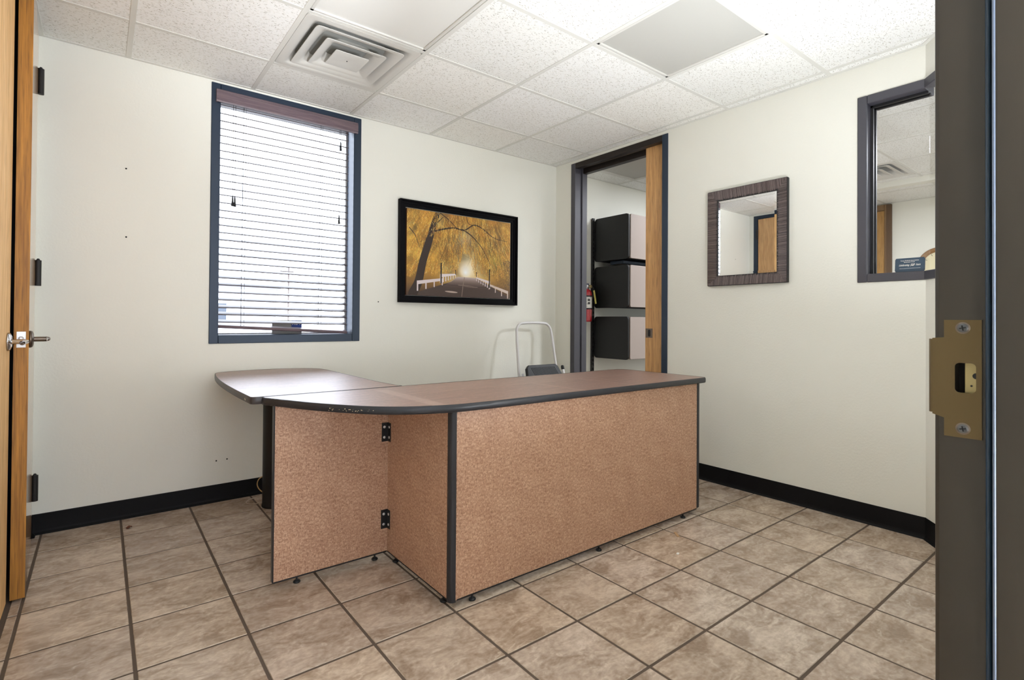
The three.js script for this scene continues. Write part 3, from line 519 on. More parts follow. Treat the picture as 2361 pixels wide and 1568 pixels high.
// ---------------------------------------------------------------- mirror on the right wall
{
  const t = thing('wall_mirror', 'wall mirror in a dark brown ribbed wooden frame on the right wall', 'mirror', [0, 0, 0]);
  const z0 = 1.523, z1 = 2.038, y0 = 1.311, y1 = 1.935, fw = 0.064, d = 0.028;
  // four mitred bars, each with fine ribs across its width; local u along the bar, v across
  const bar = (len) => {
    const P = [], I = [], C = [], n = Math.round(len / 0.0016), rows = 6, hs = []; let rib = 0, next = 0, hgt = 0, tone = 0.5;
    for (let i = 0; i <= n; i++) { if (i >= next) { rib = 1 - rib; next = i + (rib ? 2 : 1) + (rnd() < 0.4 ? 1 : 0); hgt = rib ? rr(0.0016, 0.0028) : 0; tone = rib ? rr(0.45, 1) : rr(0, 0.12); } hs.push([hgt, tone]); }
    for (let i = 0; i <= n; i++) for (let j = 0; j <= rows; j++) {
      const u = i / n * len, v = j / rows * Math.max(0.0004, Math.min(fw, u, len - u)), h = d - 0.012 * (v / fw) - 0.003 + hs[i][0]; P.push(u, v, h);
      const c = new THREE.Color().setRGB(...mix3([0.03, 0.021, 0.019], [0.27, 0.21, 0.2], clamp(hs[i][1] + rr(-0.08, 0.08)))); C.push(c.r, c.g, c.b);  // ridge highlights and groove darkening painted into the vertex colours
    }
    const st = rows + 1; for (let i = 0; i < n; i++) for (let j = 0; j < rows; j++) { const a = i * st + j, b = a + st; I.push(a, b, b + 1, a, b + 1, a + 1); }
    const g = new THREE.BufferGeometry(); g.setAttribute('position', new THREE.Float32BufferAttribute(P, 3)); g.setAttribute('color', new THREE.Float32BufferAttribute(C, 3)); g.setIndex(I); const h = g.toNonIndexed(); h.computeVertexNormals();
    return metric(h);
  };
  const cboxLike = (len) => { const s = new THREE.Shape([[0, 0], [len, 0], [len - fw, fw], [fw, fw]].map(([x, y]) => new THREE.Vector2(x, y))); return metric(new THREE.ExtrudeGeometry(s, { depth: d - 0.013, bevelEnabled: false }).translate(0, 0, 0.001)); };
  const edge = (len) => box(0, len, -0.003, 0.0005, 0.001, d - 0.004);
  const W = z1 - z0, Hh = y1 - y0, mr = std({ vertexColors: true, roughness: 0.36, metalness: 0.2 });
  const place = (len, rot, u, v) => { const g = bar(len), e = mergeAll([edge(len), cboxLike(len)]); for (const q of [g, e]) { q.rotateZ(rot); q.translate(u, v, 0); } for (const q of [g, e]) { q.rotateY(-Math.PI / 2); q.translate(0, 0, z0); } const m = mesh('frame_bar', g, mr, t); mesh('outer_edge', e, M.black, m); };
  // after rotateY(-90): local x -> +z, local z -> -x
  place(W, 0, 0, y0); place(Hh, Math.PI / 2, W, y0); place(W, Math.PI, W, y1); place(Hh, -Math.PI / 2, 0, y1);
  // bevelled glass
  const a = fw - 0.004, bw = 0.02, P = [], I = [];
  const ring = (i, x) => { for (const [z, y] of [[z0 + a + i, y0 + a + i], [z1 - a - i, y0 + a + i], [z1 - a - i, y1 - a - i], [z0 + a + i, y1 - a - i]]) P.push(x, y, z); };
  ring(0, -0.009); ring(bw, -0.0105);
  for (let k = 0; k < 4; k++) { const n = (k + 1) % 4; I.push(k, n, n + 4, k, n + 4, k + 4); } I.push(4, 5, 6, 4, 6, 7);
  const g = new THREE.BufferGeometry(); g.setAttribute('position', new THREE.Float32BufferAttribute(P, 3)); g.setIndex(I); const gg = g.toNonIndexed(); gg.computeVertexNormals();
  mesh('mirror_glass', metric(gg), M.mirror, t);
}

// ---------------------------------------------------------------- door_1: sliding door half open in the right wall
{
  const d = structureGroup('door_1', 'dark bronze door frame in the right wall with a wooden sliding door mostly pushed into the wall', 'door');
  const z0 = 0.197, z1 = 1.19, yt = 2.44, w = 0.05;
  mesh('jamb', [cbox(-0.006, 0.053, 0, yt, z0, z0 + w, 0.002), cbox(0.0855, 0.146, 0, yt, z0, z0 + w, 0.002), cbox(0.053, 0.0855, 0, yt, z0, z0 + w - 0.012, 0.001)], M.frameGrey, d);
  mesh('jamb', [cbox(-0.006, 0.046, 0, yt, z1 - w, z1, 0.002), cbox(0.0945, 0.146, 0, yt, z1 - w, z1, 0.002)], M.frame, d);
  mesh('header', [cbox(-0.0055, 0.046, yt - 0.045, yt, z0 + w, z1 - w, 0.002), cbox(0.0945, 0.1455, yt - 0.075, yt, z0 + w, z1 - w, 0.002)], M.bronze, d);
  mesh('track', [cbox(0.046, 0.0945, yt - 0.008, yt - 0.002, z0 + w, z1 - w), cbox(0.05, 0.054, yt - 0.034, yt - 0.008, z0 + w, z1 - w), cbox(0.087, 0.091, yt - 0.03, yt - 0.008, z0 + w, z1 - w)], M.pewter, d);
  const s = mesh('sliding_door', metric(cbox(0.053, 0.0875, 0.012, 2.405, 0.952, 1.9, 0.0015)), M.oak, d);
  mesh('latch_plate', metric(sheet(rect(0.957, 1.02, 0.946, 1.016), [roundRect(0.978, 1.002, 0.955, 1.007, 0.009)], 0.002).rotateY(-Math.PI / 2).translate(0.0535, 0, 0)), M.pewter, s);
  mesh('latch_cup', [cbox(0.0526, 0.0532, 0.954, 1.008, 0.977, 1.003), cbox(0.0512, 0.053, 0.975, 0.992, 0.982, 0.998)], M.black, s);
}

// ---------------------------------------------------------------- door_2: pair of wooden doors in the left wall
{
  const d = structureGroup('door_2', 'pair of glossy wooden doors in a dark frame in the left wall, the far one slightly ajar', 'door');
  mesh('jamb', cbox(-3.6, XL + 0.001, 0, 2.45, 0.055, 0.112, 0.002), M.frame, d); mesh('jamb', cbox(-3.6, XL + 0.001, 0, 2.45, 1.475, 1.53, 0.002), M.frame, d);
  mesh('header', cbox(-3.6, XL + 0.001, 2.405, 2.45, 0.112, 1.475, 0.002), M.frame, d);
  // far leaf turns about its hinge
  const leaf = new THREE.Group(); leaf.name = 'door_leaf'; d.add(leaf); leaf.position.set(-3.478, 0, 0.118); leaf.rotation.y = 0.0515;
  mesh('slab', metric(cbox(-0.042, 0, 0.012, 2.4, 0.002, 0.664, 0.001)), M.oakGlossy, leaf);
  mesh('edge_strip', metric(cbox(-0.0422, 0.0002, 0.012, 2.4, 0.6645, 0.6662, 0.0006)), M.edgeWood, leaf);
  mesh('latch_face', [cbox(-0.034, -0.008, 0.955, 1.015, 0.6662, 0.6676, 0.0005), cbox(-0.028, -0.014, 0.972, 0.996, 0.6676, 0.676, 0.003)], M.steel, leaf);
  mesh('lever', [lathe([[0, 0.013], [0.02, 0.013], [0.031, 0.009], [0.033, 0.004], [0.033, 0], [0, 0]], 32).rotateZ(-Math.PI / 2).translate(0.0002, 0.984, 0.606), rod([0.01, 0.984, 0.606], [0.05, 0.984, 0.606], 0.0095, 16), tube([[0.046, 0.984, 0.614], [0.052, 0.984, 0.6], [0.053, 0.984, 0.56], [0.05, 0.983, 0.5]], 0.0085, 24, 12)], M.pewter, leaf);
  mesh('rose', lathe([[0, 0.011], [0.022, 0.011], [0.031, 0.008], [0.033, 0], [0, 0]], 32).rotateZ(Math.PI / 2).translate(-0.0422, 0.984, 0.606), M.black, leaf);
  // hinges with knuckles in front of the face
  for (const y of [0.255, 1.281, 2.2]) { mesh('hinge', [rod([-3.4685, y - 0.061, 0.108], [-3.4685, y + 0.061, 0.108], 0.0125, 16), rod([-3.4685, y + 0.061, 0.108], [-3.4685, y + 0.069, 0.108], 0.008, 12, 0.004), cbox(-3.487, -3.468, y - 0.059, y + 0.059, 0.106, 0.11, 0.001)], M.black, d); }
  // near leaf, closed
  const n = mesh('door_leaf', metric(cbox(-3.536, -3.494, 0.012, 2.4, 0.8, 1.472, 0.001)), std({ map: oakLitMap, roughness: 0.75 }), d);
  mesh('lever', [lathe([[0, 0.012], [0.02, 0.012], [0.031, 0.008], [0.033, 0.003], [0.033, 0], [0, 0]], 32).rotateZ(-Math.PI / 2).translate(-3.4938, 0.98, 0.868), rod([-3.486, 0.98, 0.868], [-3.446, 0.98, 0.868], 0.009, 16), tube([[-3.449, 0.98, 0.862], [-3.443, 0.98, 0.874], [-3.442, 0.98, 0.92], [-3.445, 0.979, 0.98]], 0.008, 24, 12)], M.chrome, n);
}

// ---------------------------------------------------------------- door_3: near doorway with the strike plate on its right jamb
{
  const d = structureGroup('door_3', 'brown painted metal door jamb in the right foreground with a brass strike plate', 'door');
  const J = D3.x1, ev = new Evaluator(); ev.useGroups = false;
  const section = [[J + 0.05, 3.3095], [J + 0.005, 3.3095], [J + 0.0015, 3.311], [J, 3.314], [J, 3.3585], [J - 0.0105, 3.3585], [J - 0.0132, 3.3592], [J - 0.0152, 3.361], [J - 0.016, 3.3635], [J - 0.016, 3.41], [J - 0.012, 3.4135], [J, 3.4135], [J, 3.452], [J + 0.05, 3.452]];
  const post = (sec) => { const g = new THREE.ExtrudeGeometry(new THREE.Shape(sec.map(([x, z]) => new THREE.Vector2(x, -z))), { depth: 2.41, bevelEnabled: false }); g.rotateX(-Math.PI / 2); return smooth(g, 0.75); };
  const jg = post(section); const A = new Brush(flat(jg)); A.updateMatrixWorld();
  const B = new Brush(flat(box(J - 0.01, J + 0.024, 0.992, 1.033, 3.326, 3.346))); B.updateMatrixWorld();
  const cut = ev.evaluate(A, B, SUBTRACTION).geometry; cut.deleteAttribute('uv');
  const jm = mesh('jamb', metric(cleaned(cut)), M.jamb, d);
  const lm = mesh('jamb', metric(post(section.map(([x, z]) => [-(x - J) + D3.x0, z]).reverse())), M.jamb, d);
  mesh('header', cbox(D3.x0, D3.x1, 2.36, 2.41, 3.3095, 3.452, 0.003), M.jamb, d);
  mesh('rabbet_strip', rod([J - 0.0022, 0, 3.3545], [J - 0.0022, 2.36, 3.3545], 0.0026, 10), std({ color: rgb(30, 52, 72), roughness: 0.35 }), d);  // dark blue strip along the inner corner of the jamb
  mesh('edge_highlight', rod([J - 0.0146, 0, 3.3606], [J - 0.0146, 2.36, 3.3606], 0.0016, 10), std({ color: rgb(112, 122, 140), roughness: 0.4, metalness: 0.5 }), d);  // window highlight on the stop corner, modelled as a pale rod
  // strike plate: outline in z and y with the lip at the room side
  const o = [[3.349, 0.95], [3.349, 1.073], [3.3185, 1.073], [3.3185, 1.0545], [3.3085, 1.0535], [3.3085, 0.972], [3.3185, 0.969], [3.3185, 0.95]];
  const hole = roundRect(3.3275, 3.3445, 0.997, 1.028, 0.004, 4);
  const pg = sheet(o, [hole], 0.0016); pg.rotateY(-Math.PI / 2); pg.translate(J, 0, 0);
  const lip = new THREE.ExtrudeGeometry(new THREE.Shape([[0, 0], [0, 0.0016], [-0.004, 0.0012], [-0.0075, -0.0012], [-0.0095, -0.005], [-0.0078, -0.0058], [-0.006, -0.0026], [-0.0035, -0.0004]].map(([z, x]) => new THREE.Vector2(z, x))), { depth: 0.079, bevelEnabled: false });
  lip.rotateX(-Math.PI / 2); // shape x -> x, y -> -z... set as: shape x (along z), shape y (out of the jamb)
  const lp = lip.attributes.position; for (let i = 0; i < lp.count; i++) { const a = lp.getX(i), b = lp.getY(i), c = lp.getZ(i); lp.setXYZ(i, J + c * 0.6, 0.9735 + b, 3.3086 + a * 0.42); }
  const sp = mesh('strike_plate', [metric(pg), metric(flipIfNeeded(lip))], M.brass, d);
  mesh('latch_pocket', [cbox(J + 0.006, J + 0.0075, 0.993, 1.032, 3.334, 3.3458, 0.0005)], M.brassPale, sp); mesh('pocket_hole', [rod([J + 0.0055, 1.0145, 3.3435], [J + 0.0059, 1.0145, 3.3435], 0.0032, 16), rod([J + 0.0055, 1.004, 3.3395], [J + 0.0059, 1.004, 3.3395], 0.001, 10)], M.black, sp);
  for (const y of [1.0645, 0.9595]) {
    const head = new Brush(flat(lathe([[0, 0.0012], [0.003, 0.0011], [0.0046, 0.0004], [0.0048, 0], [0.0048, -0.001], [0, -0.001]], 28))); head.updateMatrixWorld();
    const s1 = new Brush(flat(box(-0.0028, 0.0028, 0.0001, 0.004, -0.0006, 0.0006))); s1.rotation.y = 0.2; s1.updateMatrixWorld();
    const s2 = new Brush(flat(box(-0.0006, 0.0006, 0.0001, 0.004, -0.0028, 0.0028))); s2.rotation.y = 0.2; s2.updateMatrixWorld();
    const h1 = ev.evaluate(head, s1, SUBTRACTION); h1.updateMatrixWorld(); const h2 = ev.evaluate(h1, s2, SUBTRACTION).geometry; h2.deleteAttribute('uv');
    const g = metric(cleaned(h2)); g.rotateZ(Math.PI / 2); g.translate(J - 0.0018, y, 3.334);
    const sc = mesh('screw', g, M.screw, sp);
    const w = lathe([[0.0047, 0.0004], [0.0062, 0.0001], [0.0062, -0.0002]], 24).rotateZ(Math.PI / 2).translate(J - 0.0016, y, 3.334); mesh('countersink', w, M.pewter, sp);
    mesh('screw_recess', new THREE.CylinderGeometry(0.0029, 0.0029, 0.0002, 16).rotateZ(Math.PI / 2).translate(J - 0.00185, y, 3.334), M.black, sp);
  }
}
function flat(g) { const h = g.index ? g.toNonIndexed() : g.clone(); if (!h.attributes.normal) h.computeVertexNormals(); if (!h.attributes.uv) metric(h); for (const k of Object.keys(h.attributes)) if (!['position', 'normal', 'uv'].includes(k)) h.deleteAttribute(k); return h; }
function cleaned(g) { const h = g.index ? g.toNonIndexed() : g; h.clearGroups(); return h; }

// ---------------------------------------------------------------- window_2: interior window that turns the corner
{
  const w = structureGroup('window_2', 'dark framed interior window turning the corner beside the near door jamb', 'window');
  const z0 = 2.4, z1 = CZ, y0 = 1.287, y1 = 2.292, fw = 0.045, x0 = -0.008, x1 = 0.15;
  mesh('stile', cbox(x0, x1, y0, y1, z0, z0 + fw, 0.003), M.frameGrey, w);
  mesh('head', cbox(x0 + 0.0006, x1, y1 - fw, y1, z0 + fw + 0.0006, z1, 0.003), M.frameGrey, w);
  mesh('sill', cbox(x0 + 0.0006, x1, y0, y0 + fw, z0 + fw + 0.0006, z1, 0.003), M.frameGrey, w);
  mesh('glazing_stop', [cbox(0.045, 0.06, y0 + fw, y1 - fw, z0 + fw, z0 + fw + 0.014), cbox(0.085, 0.1, y0 + fw, y1 - fw, z0 + fw, z0 + fw + 0.014), cbox(0.045, 0.06, y1 - fw - 0.014, y1 - fw, z0 + fw, z1), cbox(0.085, 0.1, y1 - fw - 0.014, y1 - fw, z0 + fw, z1)], M.black, w);
  mesh('pane', box(0.07, 0.074, y0 + fw, y1 - fw, z0 + fw, z1), M.glass, w);
  mesh('head', onCorner(cbox(-0.004, 0.525, y1 - fw, y1, -0.13, 0.008, 0.003)), M.frameGrey, w); mesh('sill', onCorner(cbox(-0.004, 0.525, y0, y0 + fw, -0.13, 0.008, 0.003)), M.frameGrey, w);
  mesh('stile', onCorner(cbox(0.48, 0.525, y0 + fw, y1 - fw, -0.13, 0.0075, 0.003)), M.frameGrey, w);
  mesh('pane', onCorner(box(0.02, 0.48, y0 + fw, y1 - fw, -0.064, -0.06)), M.glass, w);
}
// plaque on the sill of the interior window
{
  const t = thing('name_plaque', 'small scalloped dark blue plaque reading Celebrating 50 Years, leaning on the interior window sill', 'plaque', [0.03, 1.333, 2.625], 0);
  const w = 0.128, h = 0.072, o = [];
  const N = 14; for (let i = 0; i <= N; i++) o.push([lerp(-w / 2 + 0.006, w / 2 - 0.006, i / N), 0]); for (let i = 0; i <= 16; i++) o.push([w / 2 - (i % 2 ? 0 : 0.0018), lerp(0.006, h - 0.006, i / 16)]); for (let i = N; i >= 0; i--) o.push([lerp(-w / 2 + 0.006, w / 2 - 0.006, i / N), h]); for (let i = 16; i >= 0; i--) o.push([-w / 2 + (i % 2 ? 0 : 0.0018), lerp(0.006, h - 0.006, i / 16)]);
  const pm = print(1024, 576, (c, W, Hh) => {
    const fit = (text, font, x0, x1, y, skew = 0) => { c.font = font; const w = c.measureText(text).width; c.save(); c.transform(1, 0, skew, 1, x0, y); c.scale((x1 - x0) / w, 1); c.fillText(text, 0, 0); c.restore(); };
    c.fillStyle = '#2f4456'; c.fillRect(0, 0, W, Hh); c.fillStyle = '#f0e9de'; c.textAlign = 'left';
    fit('Texas Medical Association', 'bold 54px serif', 180, 830, 120); fit('Insurance Trust', 'bold 52px serif', 300, 690, 184);
    fit('Celebrating', 'italic bold 104px serif', 120, 490, 335, -0.2); fit('50', 'italic bold 140px serif', 510, 660, 345, -0.25); fit('Years', 'italic bold 104px serif', 715, 885, 330, -0.2);
    c.fillRect(150, 436, 740, 8);
  });
  const g = sheet(o, [], 0.006);
  const place = (q) => { q.rotateY(-Math.PI / 2); return q; };
  const lean = new THREE.Group(); 
  const body = mesh('plate', metric(place(g).rotateZ(-0.12)), std({ color: rgb(40, 58, 74), roughness: 0.35 }), t);
  const pl = new THREE.PlaneGeometry(w - 0.006, h - 0.003).translate(0, h / 2, 0); pl.rotateY(-Math.PI / 2); pl.translate(-0.0064, 0, 0); pl.rotateZ(-0.12);
  mesh('lettering', pl, std({ map: pm, roughness: 0.35 }), t);
}

// ---------------------------------------------------------------- reception desk
const DT = 0.76, TH = 0.029;
{
  const t = thing('reception_desk', 'large reception desk with terracotta fleck panels, black edges and a curved worktop end', 'desk', [0, 0, 0]);
  // outline of the worktop in x and z
  const c = new THREE.CatmullRomCurve3([[-2.03, 1.845], [-2.23, 1.828], [-2.417, 1.742], [-2.577, 1.545], [-2.685, 1.335], [-2.718, 1.265]].map(([x, z]) => new THREE.Vector3(x, 0, z)), false, 'centripetal');
  const out = c.getPoints(40).map((p) => [p.x, p.z]);
  out.push([-2.722, 1.248], [-2.715, 1.238], [-2.7, 1.235]);
  out.push([-1.6, 1.235]);
  const arc = (cx, cz, r, a0, a1, n) => { for (let i = 0; i <= n; i++) { const a = lerp(a0, a1, i / n) * Math.PI / 180; out.push([cx + r * Math.cos(a), cz + r * Math.sin(a)]); } };
  arc(-0.625, 1.295, 0.06, -90, 0, 8); arc(-0.59, 1.82, 0.025, 0, 90, 6);
  const topG = slab(out, DT - TH + 0.001, DT - 0.0005);
  { const p = topG.attributes.position, uv = topG.attributes.uv; for (let i = 0; i < p.count; i++) uv.setXY(i, (p.getX(i) + 2.75) / 2.2, (1.86 - p.getZ(i)) / 0.64); }
  mesh('worktop', topG, M.topInlay, t);
  const prof = [[-0.0008, DT], [0.0015, DT + 0.0006], [0.005, DT - 0.002], [0.0065, DT - 0.008], [0.0068, DT - TH / 2], [0.0065, DT - TH + 0.008], [0.005, DT - TH + 0.002], [0.0015, DT - TH], [-0.0008, DT - TH]];
  const b = mesh('edge_band', smooth(band(out, prof), 0.9), M.blackEdge, t);
  // chips along the curved edge
  const chips = []; for (let i = 0; i < 26; i++) { const p = c.getPoint(clamp(0.52 + rr(-0.06, 0.06) * (rnd() < 0.7 ? 1 : 1.3))), q = c.getTangent(0.52), y = DT - TH + rr(0.006, 0.017); chips.push(new THREE.IcosahedronGeometry(rr(0.0008, 0.0024), 0).scale(1, 0.8, 1).translate(p.x - q.z * -0.0 + (-0.0066) * 0.78, y, p.z + 0.0066 * 0.62)); }
  mesh('chipped_edge', chips, std({ color: rgb(205, 186, 150), roughness: 0.8 }), t).userData.kind = 'stuff';
  const pt = DT - TH - 0.001, pb = 0.027, th = 0.026;
  const panel = (x0, x1, z0, z1, edges) => { const m = mesh('panel', metric(box(x0, x1, pb + 0.002, pt, z0, z1)), M.fleck, t); return m; };
  panel(-2.184, -0.61, 1.789, 1.815);                               // long front panel
  panel(-2.2055, -2.1795, 1.2728, 1.789);                            // short side panel
  panel(-2.684, -2.1795, 1.246, 1.272);                             // recessed panel
  panel(-0.61, -0.584, 1.26, 1.789);                                // right end panel
  mesh('corner_post', rodSection(), M.blackEdge, t);
  function rodSection() { const s = [[0, 0], [0.032, 0], [0.032, 0.026], [0.03, 0.029]]; const sh = new THREE.Shape(); sh.moveTo(-2.2065, -1.7885); sh.lineTo(-2.184, -1.7885); sh.lineTo(-2.184, -1.8165); sh.lineTo(-2.19, -1.8165); sh.absarc(-2.19, -1.8, 0.0165, -Math.PI / 2, -Math.PI, true); sh.lineTo(-2.2065, -1.7885); const g = new THREE.ExtrudeGeometry(sh, { depth: pt - pb + 0.004, bevelEnabled: false, curveSegments: 10 }); g.rotateX(-Math.PI / 2); g.translate(0, pb - 0.004, 0); return metric(smooth(g, 0.6)); }
  mesh('end_edge', cbox(-0.609, -0.58, pb, pt, 1.7885, 1.8165, 0.008), M.blackEdge, t);
  mesh('end_edge', cbox(-2.6885, -2.684, pb, pt, 1.2455, 1.2725, 0.0015), M.blackEdge, t);
  mesh('bottom_edge', [cbox(-2.178, -0.609, pb - 0.001, pb + 0.005, 1.7885, 1.8155, 0.0005), cbox(-2.2058, -2.1795, pb - 0.001, pb + 0.005, 1.275, 1.7885, 0.0005), cbox(-2.684, -2.2065, pb - 0.001, pb + 0.005, 1.2458, 1.2725, 0.0005)], M.black, t);
  // angle brackets in the inner corner
  for (const y of [0.565, 0.176]) {
    const br = mesh('corner_bracket', [cbox(-2.236, -2.2065, y - 0.042, y + 0.042, 1.2722, 1.2742, 0.0006), cbox(-2.2077, -2.2057, y - 0.042, y + 0.042, 1.2722, 1.302, 0.0006), rod([-2.2065, y - 0.042, 1.2735], [-2.2065, y + 0.042, 1.2735], 0.0026, 10)], M.black, t);
    for (const dy of [-0.023, 0.023]) { mesh('rivet', new THREE.SphereGeometry(0.0062, 16, 8).scale(1, 1, 0.5).translate(-2.2235, y + dy, 1.2745), M.steel, br); mesh('rivet', new THREE.SphereGeometry(0.0062, 16, 8).scale(0.5, 1, 1).translate(-2.2085, y + dy, 1.29), M.steel, br); }
  }
  // levelling feet
  for (const [x, z] of [[-2.592, 1.259], [-2.258, 1.259], [-2.193, 1.335], [-2.193, 1.745], [-2.1, 1.802], [-1.392, 1.802], [-0.72, 1.802], [-0.597, 1.3]]) { const g = lathe([[0, 0.0005], [0.013, 0.0005], [0.0145, 0.004], [0.012, 0.008], [0.006, 0.011], [0.004, 0.0125], [0.004, 0.028], [0, 0.028]], 20); g.translate(x, 0, z); mesh('levelling_foot', g, M.black, t); }
  mesh('support_rail', cbox(-2.17, -0.62, pt - 0.07, pt, 1.3, 1.32), M.black, t);
}
// desk return: second worktop on a black drum leg
{
  const t = thing('desk_return', 'rounded brown peninsula worktop joined to the desk, carried by a black column leg', 'desk', [0, 0, 0]);
  const out = [[-2.115, 1.222]];
  out.push([-2.74, 1.222], [-2.754, 1.217], [-2.76, 1.205]);
  const left = new THREE.CatmullRomCurve3([[-2.76, 1.2], [-2.764, 0.9], [-2.755, 0.5], [-2.725, 0.17], [-2.705, 0.09], [-2.65, 0.05], [-2.56, 0.03], [-2.4, 0.019], [-2.27, 0.05], [-2.175, 0.115], [-2.145, 0.18], [-2.138, 0.34], [-2.139, 0.8], [-2.138, 1.05], [-2.125, 1.2]].map(([x, z]) => new THREE.Vector3(x, 0, z)), false, 'centripetal');
  for (const p of left.getPoints(90)) out.push([p.x, p.z]);
  const m = mesh('worktop', slab(out, DT - TH + 0.001, DT - 0.0005), M.top, t);
  const prof = [[-0.0008, DT], [0.001, DT + 0.0005], [0.0032, DT - 0.002], [0.0042, DT - 0.008], [0.0044, DT - TH / 2], [0.0042, DT - TH + 0.008], [0.0032, DT - TH + 0.002], [0.001, DT - TH], [-0.0008, DT - TH]];
  mesh('edge_band', smooth(band(out, prof), 0.9), M.brownEdge, t);
  mesh('column_leg', lathe([[0, 0], [0.068, 0], [0.07, 0.002], [0.07, 0.012], [0.067, 0.016], [0.067, DT - TH - 0.02], [0.075, DT - TH - 0.012], [0.075, DT - TH + 0.0005], [0, DT - TH + 0.0005]], 48).translate(-2.43, 0, 0.262), M.blackMatte, t);
  mesh('chipped_edge', [new THREE.IcosahedronGeometry(0.0035, 0).scale(0.5, 1, 1).translate(-2.7655, 0.744, 1.13), new THREE.IcosahedronGeometry(0.003, 0).scale(0.5, 1, 1).translate(-2.7655, 0.741, 1.138)], std({ color: rgb(214, 198, 166), roughness: 0.8 }), t).userData.kind = 'stuff';
}
// cables on the floor by the column leg
tag(mesh('cable', tube([[-2.36, 0.12, 0.03], [-2.42, 0.115, 0.03], [-2.462, 0.1, 0.028], [-2.474, 0.07, 0.028], [-2.462, 0.035, 0.03], [-2.43, 0.008, 0.034], [-2.37, 0.004, 0.05]], 0.003, 60, 8), std({ color: rgb(198, 160, 104), roughness: 0.6 })), 'tan cable looping up against the baseboard behind the column leg', 'cable');
tag(mesh('cable', tube([[-2.3, 0.0035, 0.1], [-2.38, 0.0035, 0.075], [-2.46, 0.0035, 0.07], [-2.53, 0.0035, 0.09], [-2.556, 0.0035, 0.145], [-2.535, 0.0035, 0.185], [-2.5, 0.0035, 0.19]], 0.0026, 60, 8), std({ color: rgb(196, 178, 158), roughness: 0.6 })), 'pale cable lying in a flat loop on the floor tiles by the column leg', 'cable');

// ---------------------------------------------------------------- folding step stool in the far corner
{
  const t = thing('step_stool', 'white folding step stool with a black ribbed step, behind the desk in the far corner', 'step stool', [-0.362, 0, 0.2]);
  // hoop handle, leaning back to the wall
  const hz = (y) => 0.09 - 0.17 * (y / 1.05);
  const P = (x, y) => [x, y, hz(y)];
  mesh('hoop_handle', tube([P(-0.222, 0.02), P(-0.214, 0.4), P(-0.203, 0.75), P(-0.192, 0.95), P(-0.183, 1.005), P(-0.148, 1.042), P(-0.09, 1.05), P(0.09, 1.05), P(0.148, 1.042), P(0.183, 1.005), P(0.192, 0.95), P(0.203, 0.75), P(0.214, 0.4), P(0.222, 0.02)], 0.011, 120, 12), M.whitePaint, t);
  const pad = (y0, z0, y1, z1, w0, w1) => { // ribbed tread, tilted
    const g = bevelled(roundRect(-1, 1, 0, 1, 0.0001, 1), 0.03, 0.004), L = Math.hypot(y1 - y0, z1 - z0), s = new THREE.Shape([[-w0 / 2 + 0.02, 0], [w0 / 2 - 0.02, 0], [w0 / 2, 0.02], [w1 / 2, L], [-w1 / 2, L], [-w0 / 2, 0.02]].map(([a, b]) => new THREE.Vector2(a, b)));
    const e = new THREE.ExtrudeGeometry(s, { depth: 0.026, bevelEnabled: true, bevelSize: 0.004, bevelThickness: 0.004, bevelSegments: 2 }), parts = [e];
    for (let i = 0; i < 18; i++) { const x = lerp(-w0 / 2 + 0.03, w0 / 2 - 0.05, i / 17); parts.push(box(-0.002, 0.002, 0.02, L - 0.02, 0.029, 0.0325).rotateZ(-0.3).translate(x, 0, 0)); }
    const m = mergeAll(parts); m.rotateX(Math.atan2(z1 - z0, y1 - y0)); m.translate(0, y0, z0); return metric(m);
  };
  // tread tilts: its upper edge is at the back
  const tr = pad(0, 0, 0.16, 0.0, 0.33, 0.4); tr.rotateX(Math.PI); tr.scale(1, 1, -1);
  const trm = mesh('tread', flipIfNeeded(metric(tr)), M.blackMatte, t); trm.position.set(0, 0.692, 0.01); trm.rotation.x = -0.5;
  const tr2 = mesh('tread', trm.geometry, M.black, t); tr2.position.set(0, 0.42, 0.06); tr2.rotation.x = -0.4;
  for (const s of [-1, 1]) {
    const lt = s < 0 ? 0.6 : 0.665; mesh('front_leg', rod([s * 0.24, 0.01, 0.2], [s * 0.25, lt, 0.02 + (0.655 - lt) * 0.28], 0.012, 14), M.whitePaint, t);
    if (s > 0) mesh('leg_cap', [rod([s * 0.25, 0.655, 0.02], [s * 0.25, 0.678, 0.014], 0.014, 16), new THREE.SphereGeometry(0.014, 16, 8).translate(s * 0.25, 0.678, 0.014)], M.black, t);
    mesh('side_brace', cbox(s * 0.205 - 0.012, s * 0.205 + 0.012, 0.35, 0.645, 0.03, 0.034, 0.001), M.whitePaint, t);
    mesh('foot', rod([s * 0.222, 0, hz(0)], [s * 0.222, 0.03, hz(0.03)], 0.015, 16), M.black, t);
    mesh('foot', rod([s * 0.24, 0, 0.202], [s * 0.2405, 0.03, 0.194], 0.015, 16), M.black, t);
  }
}

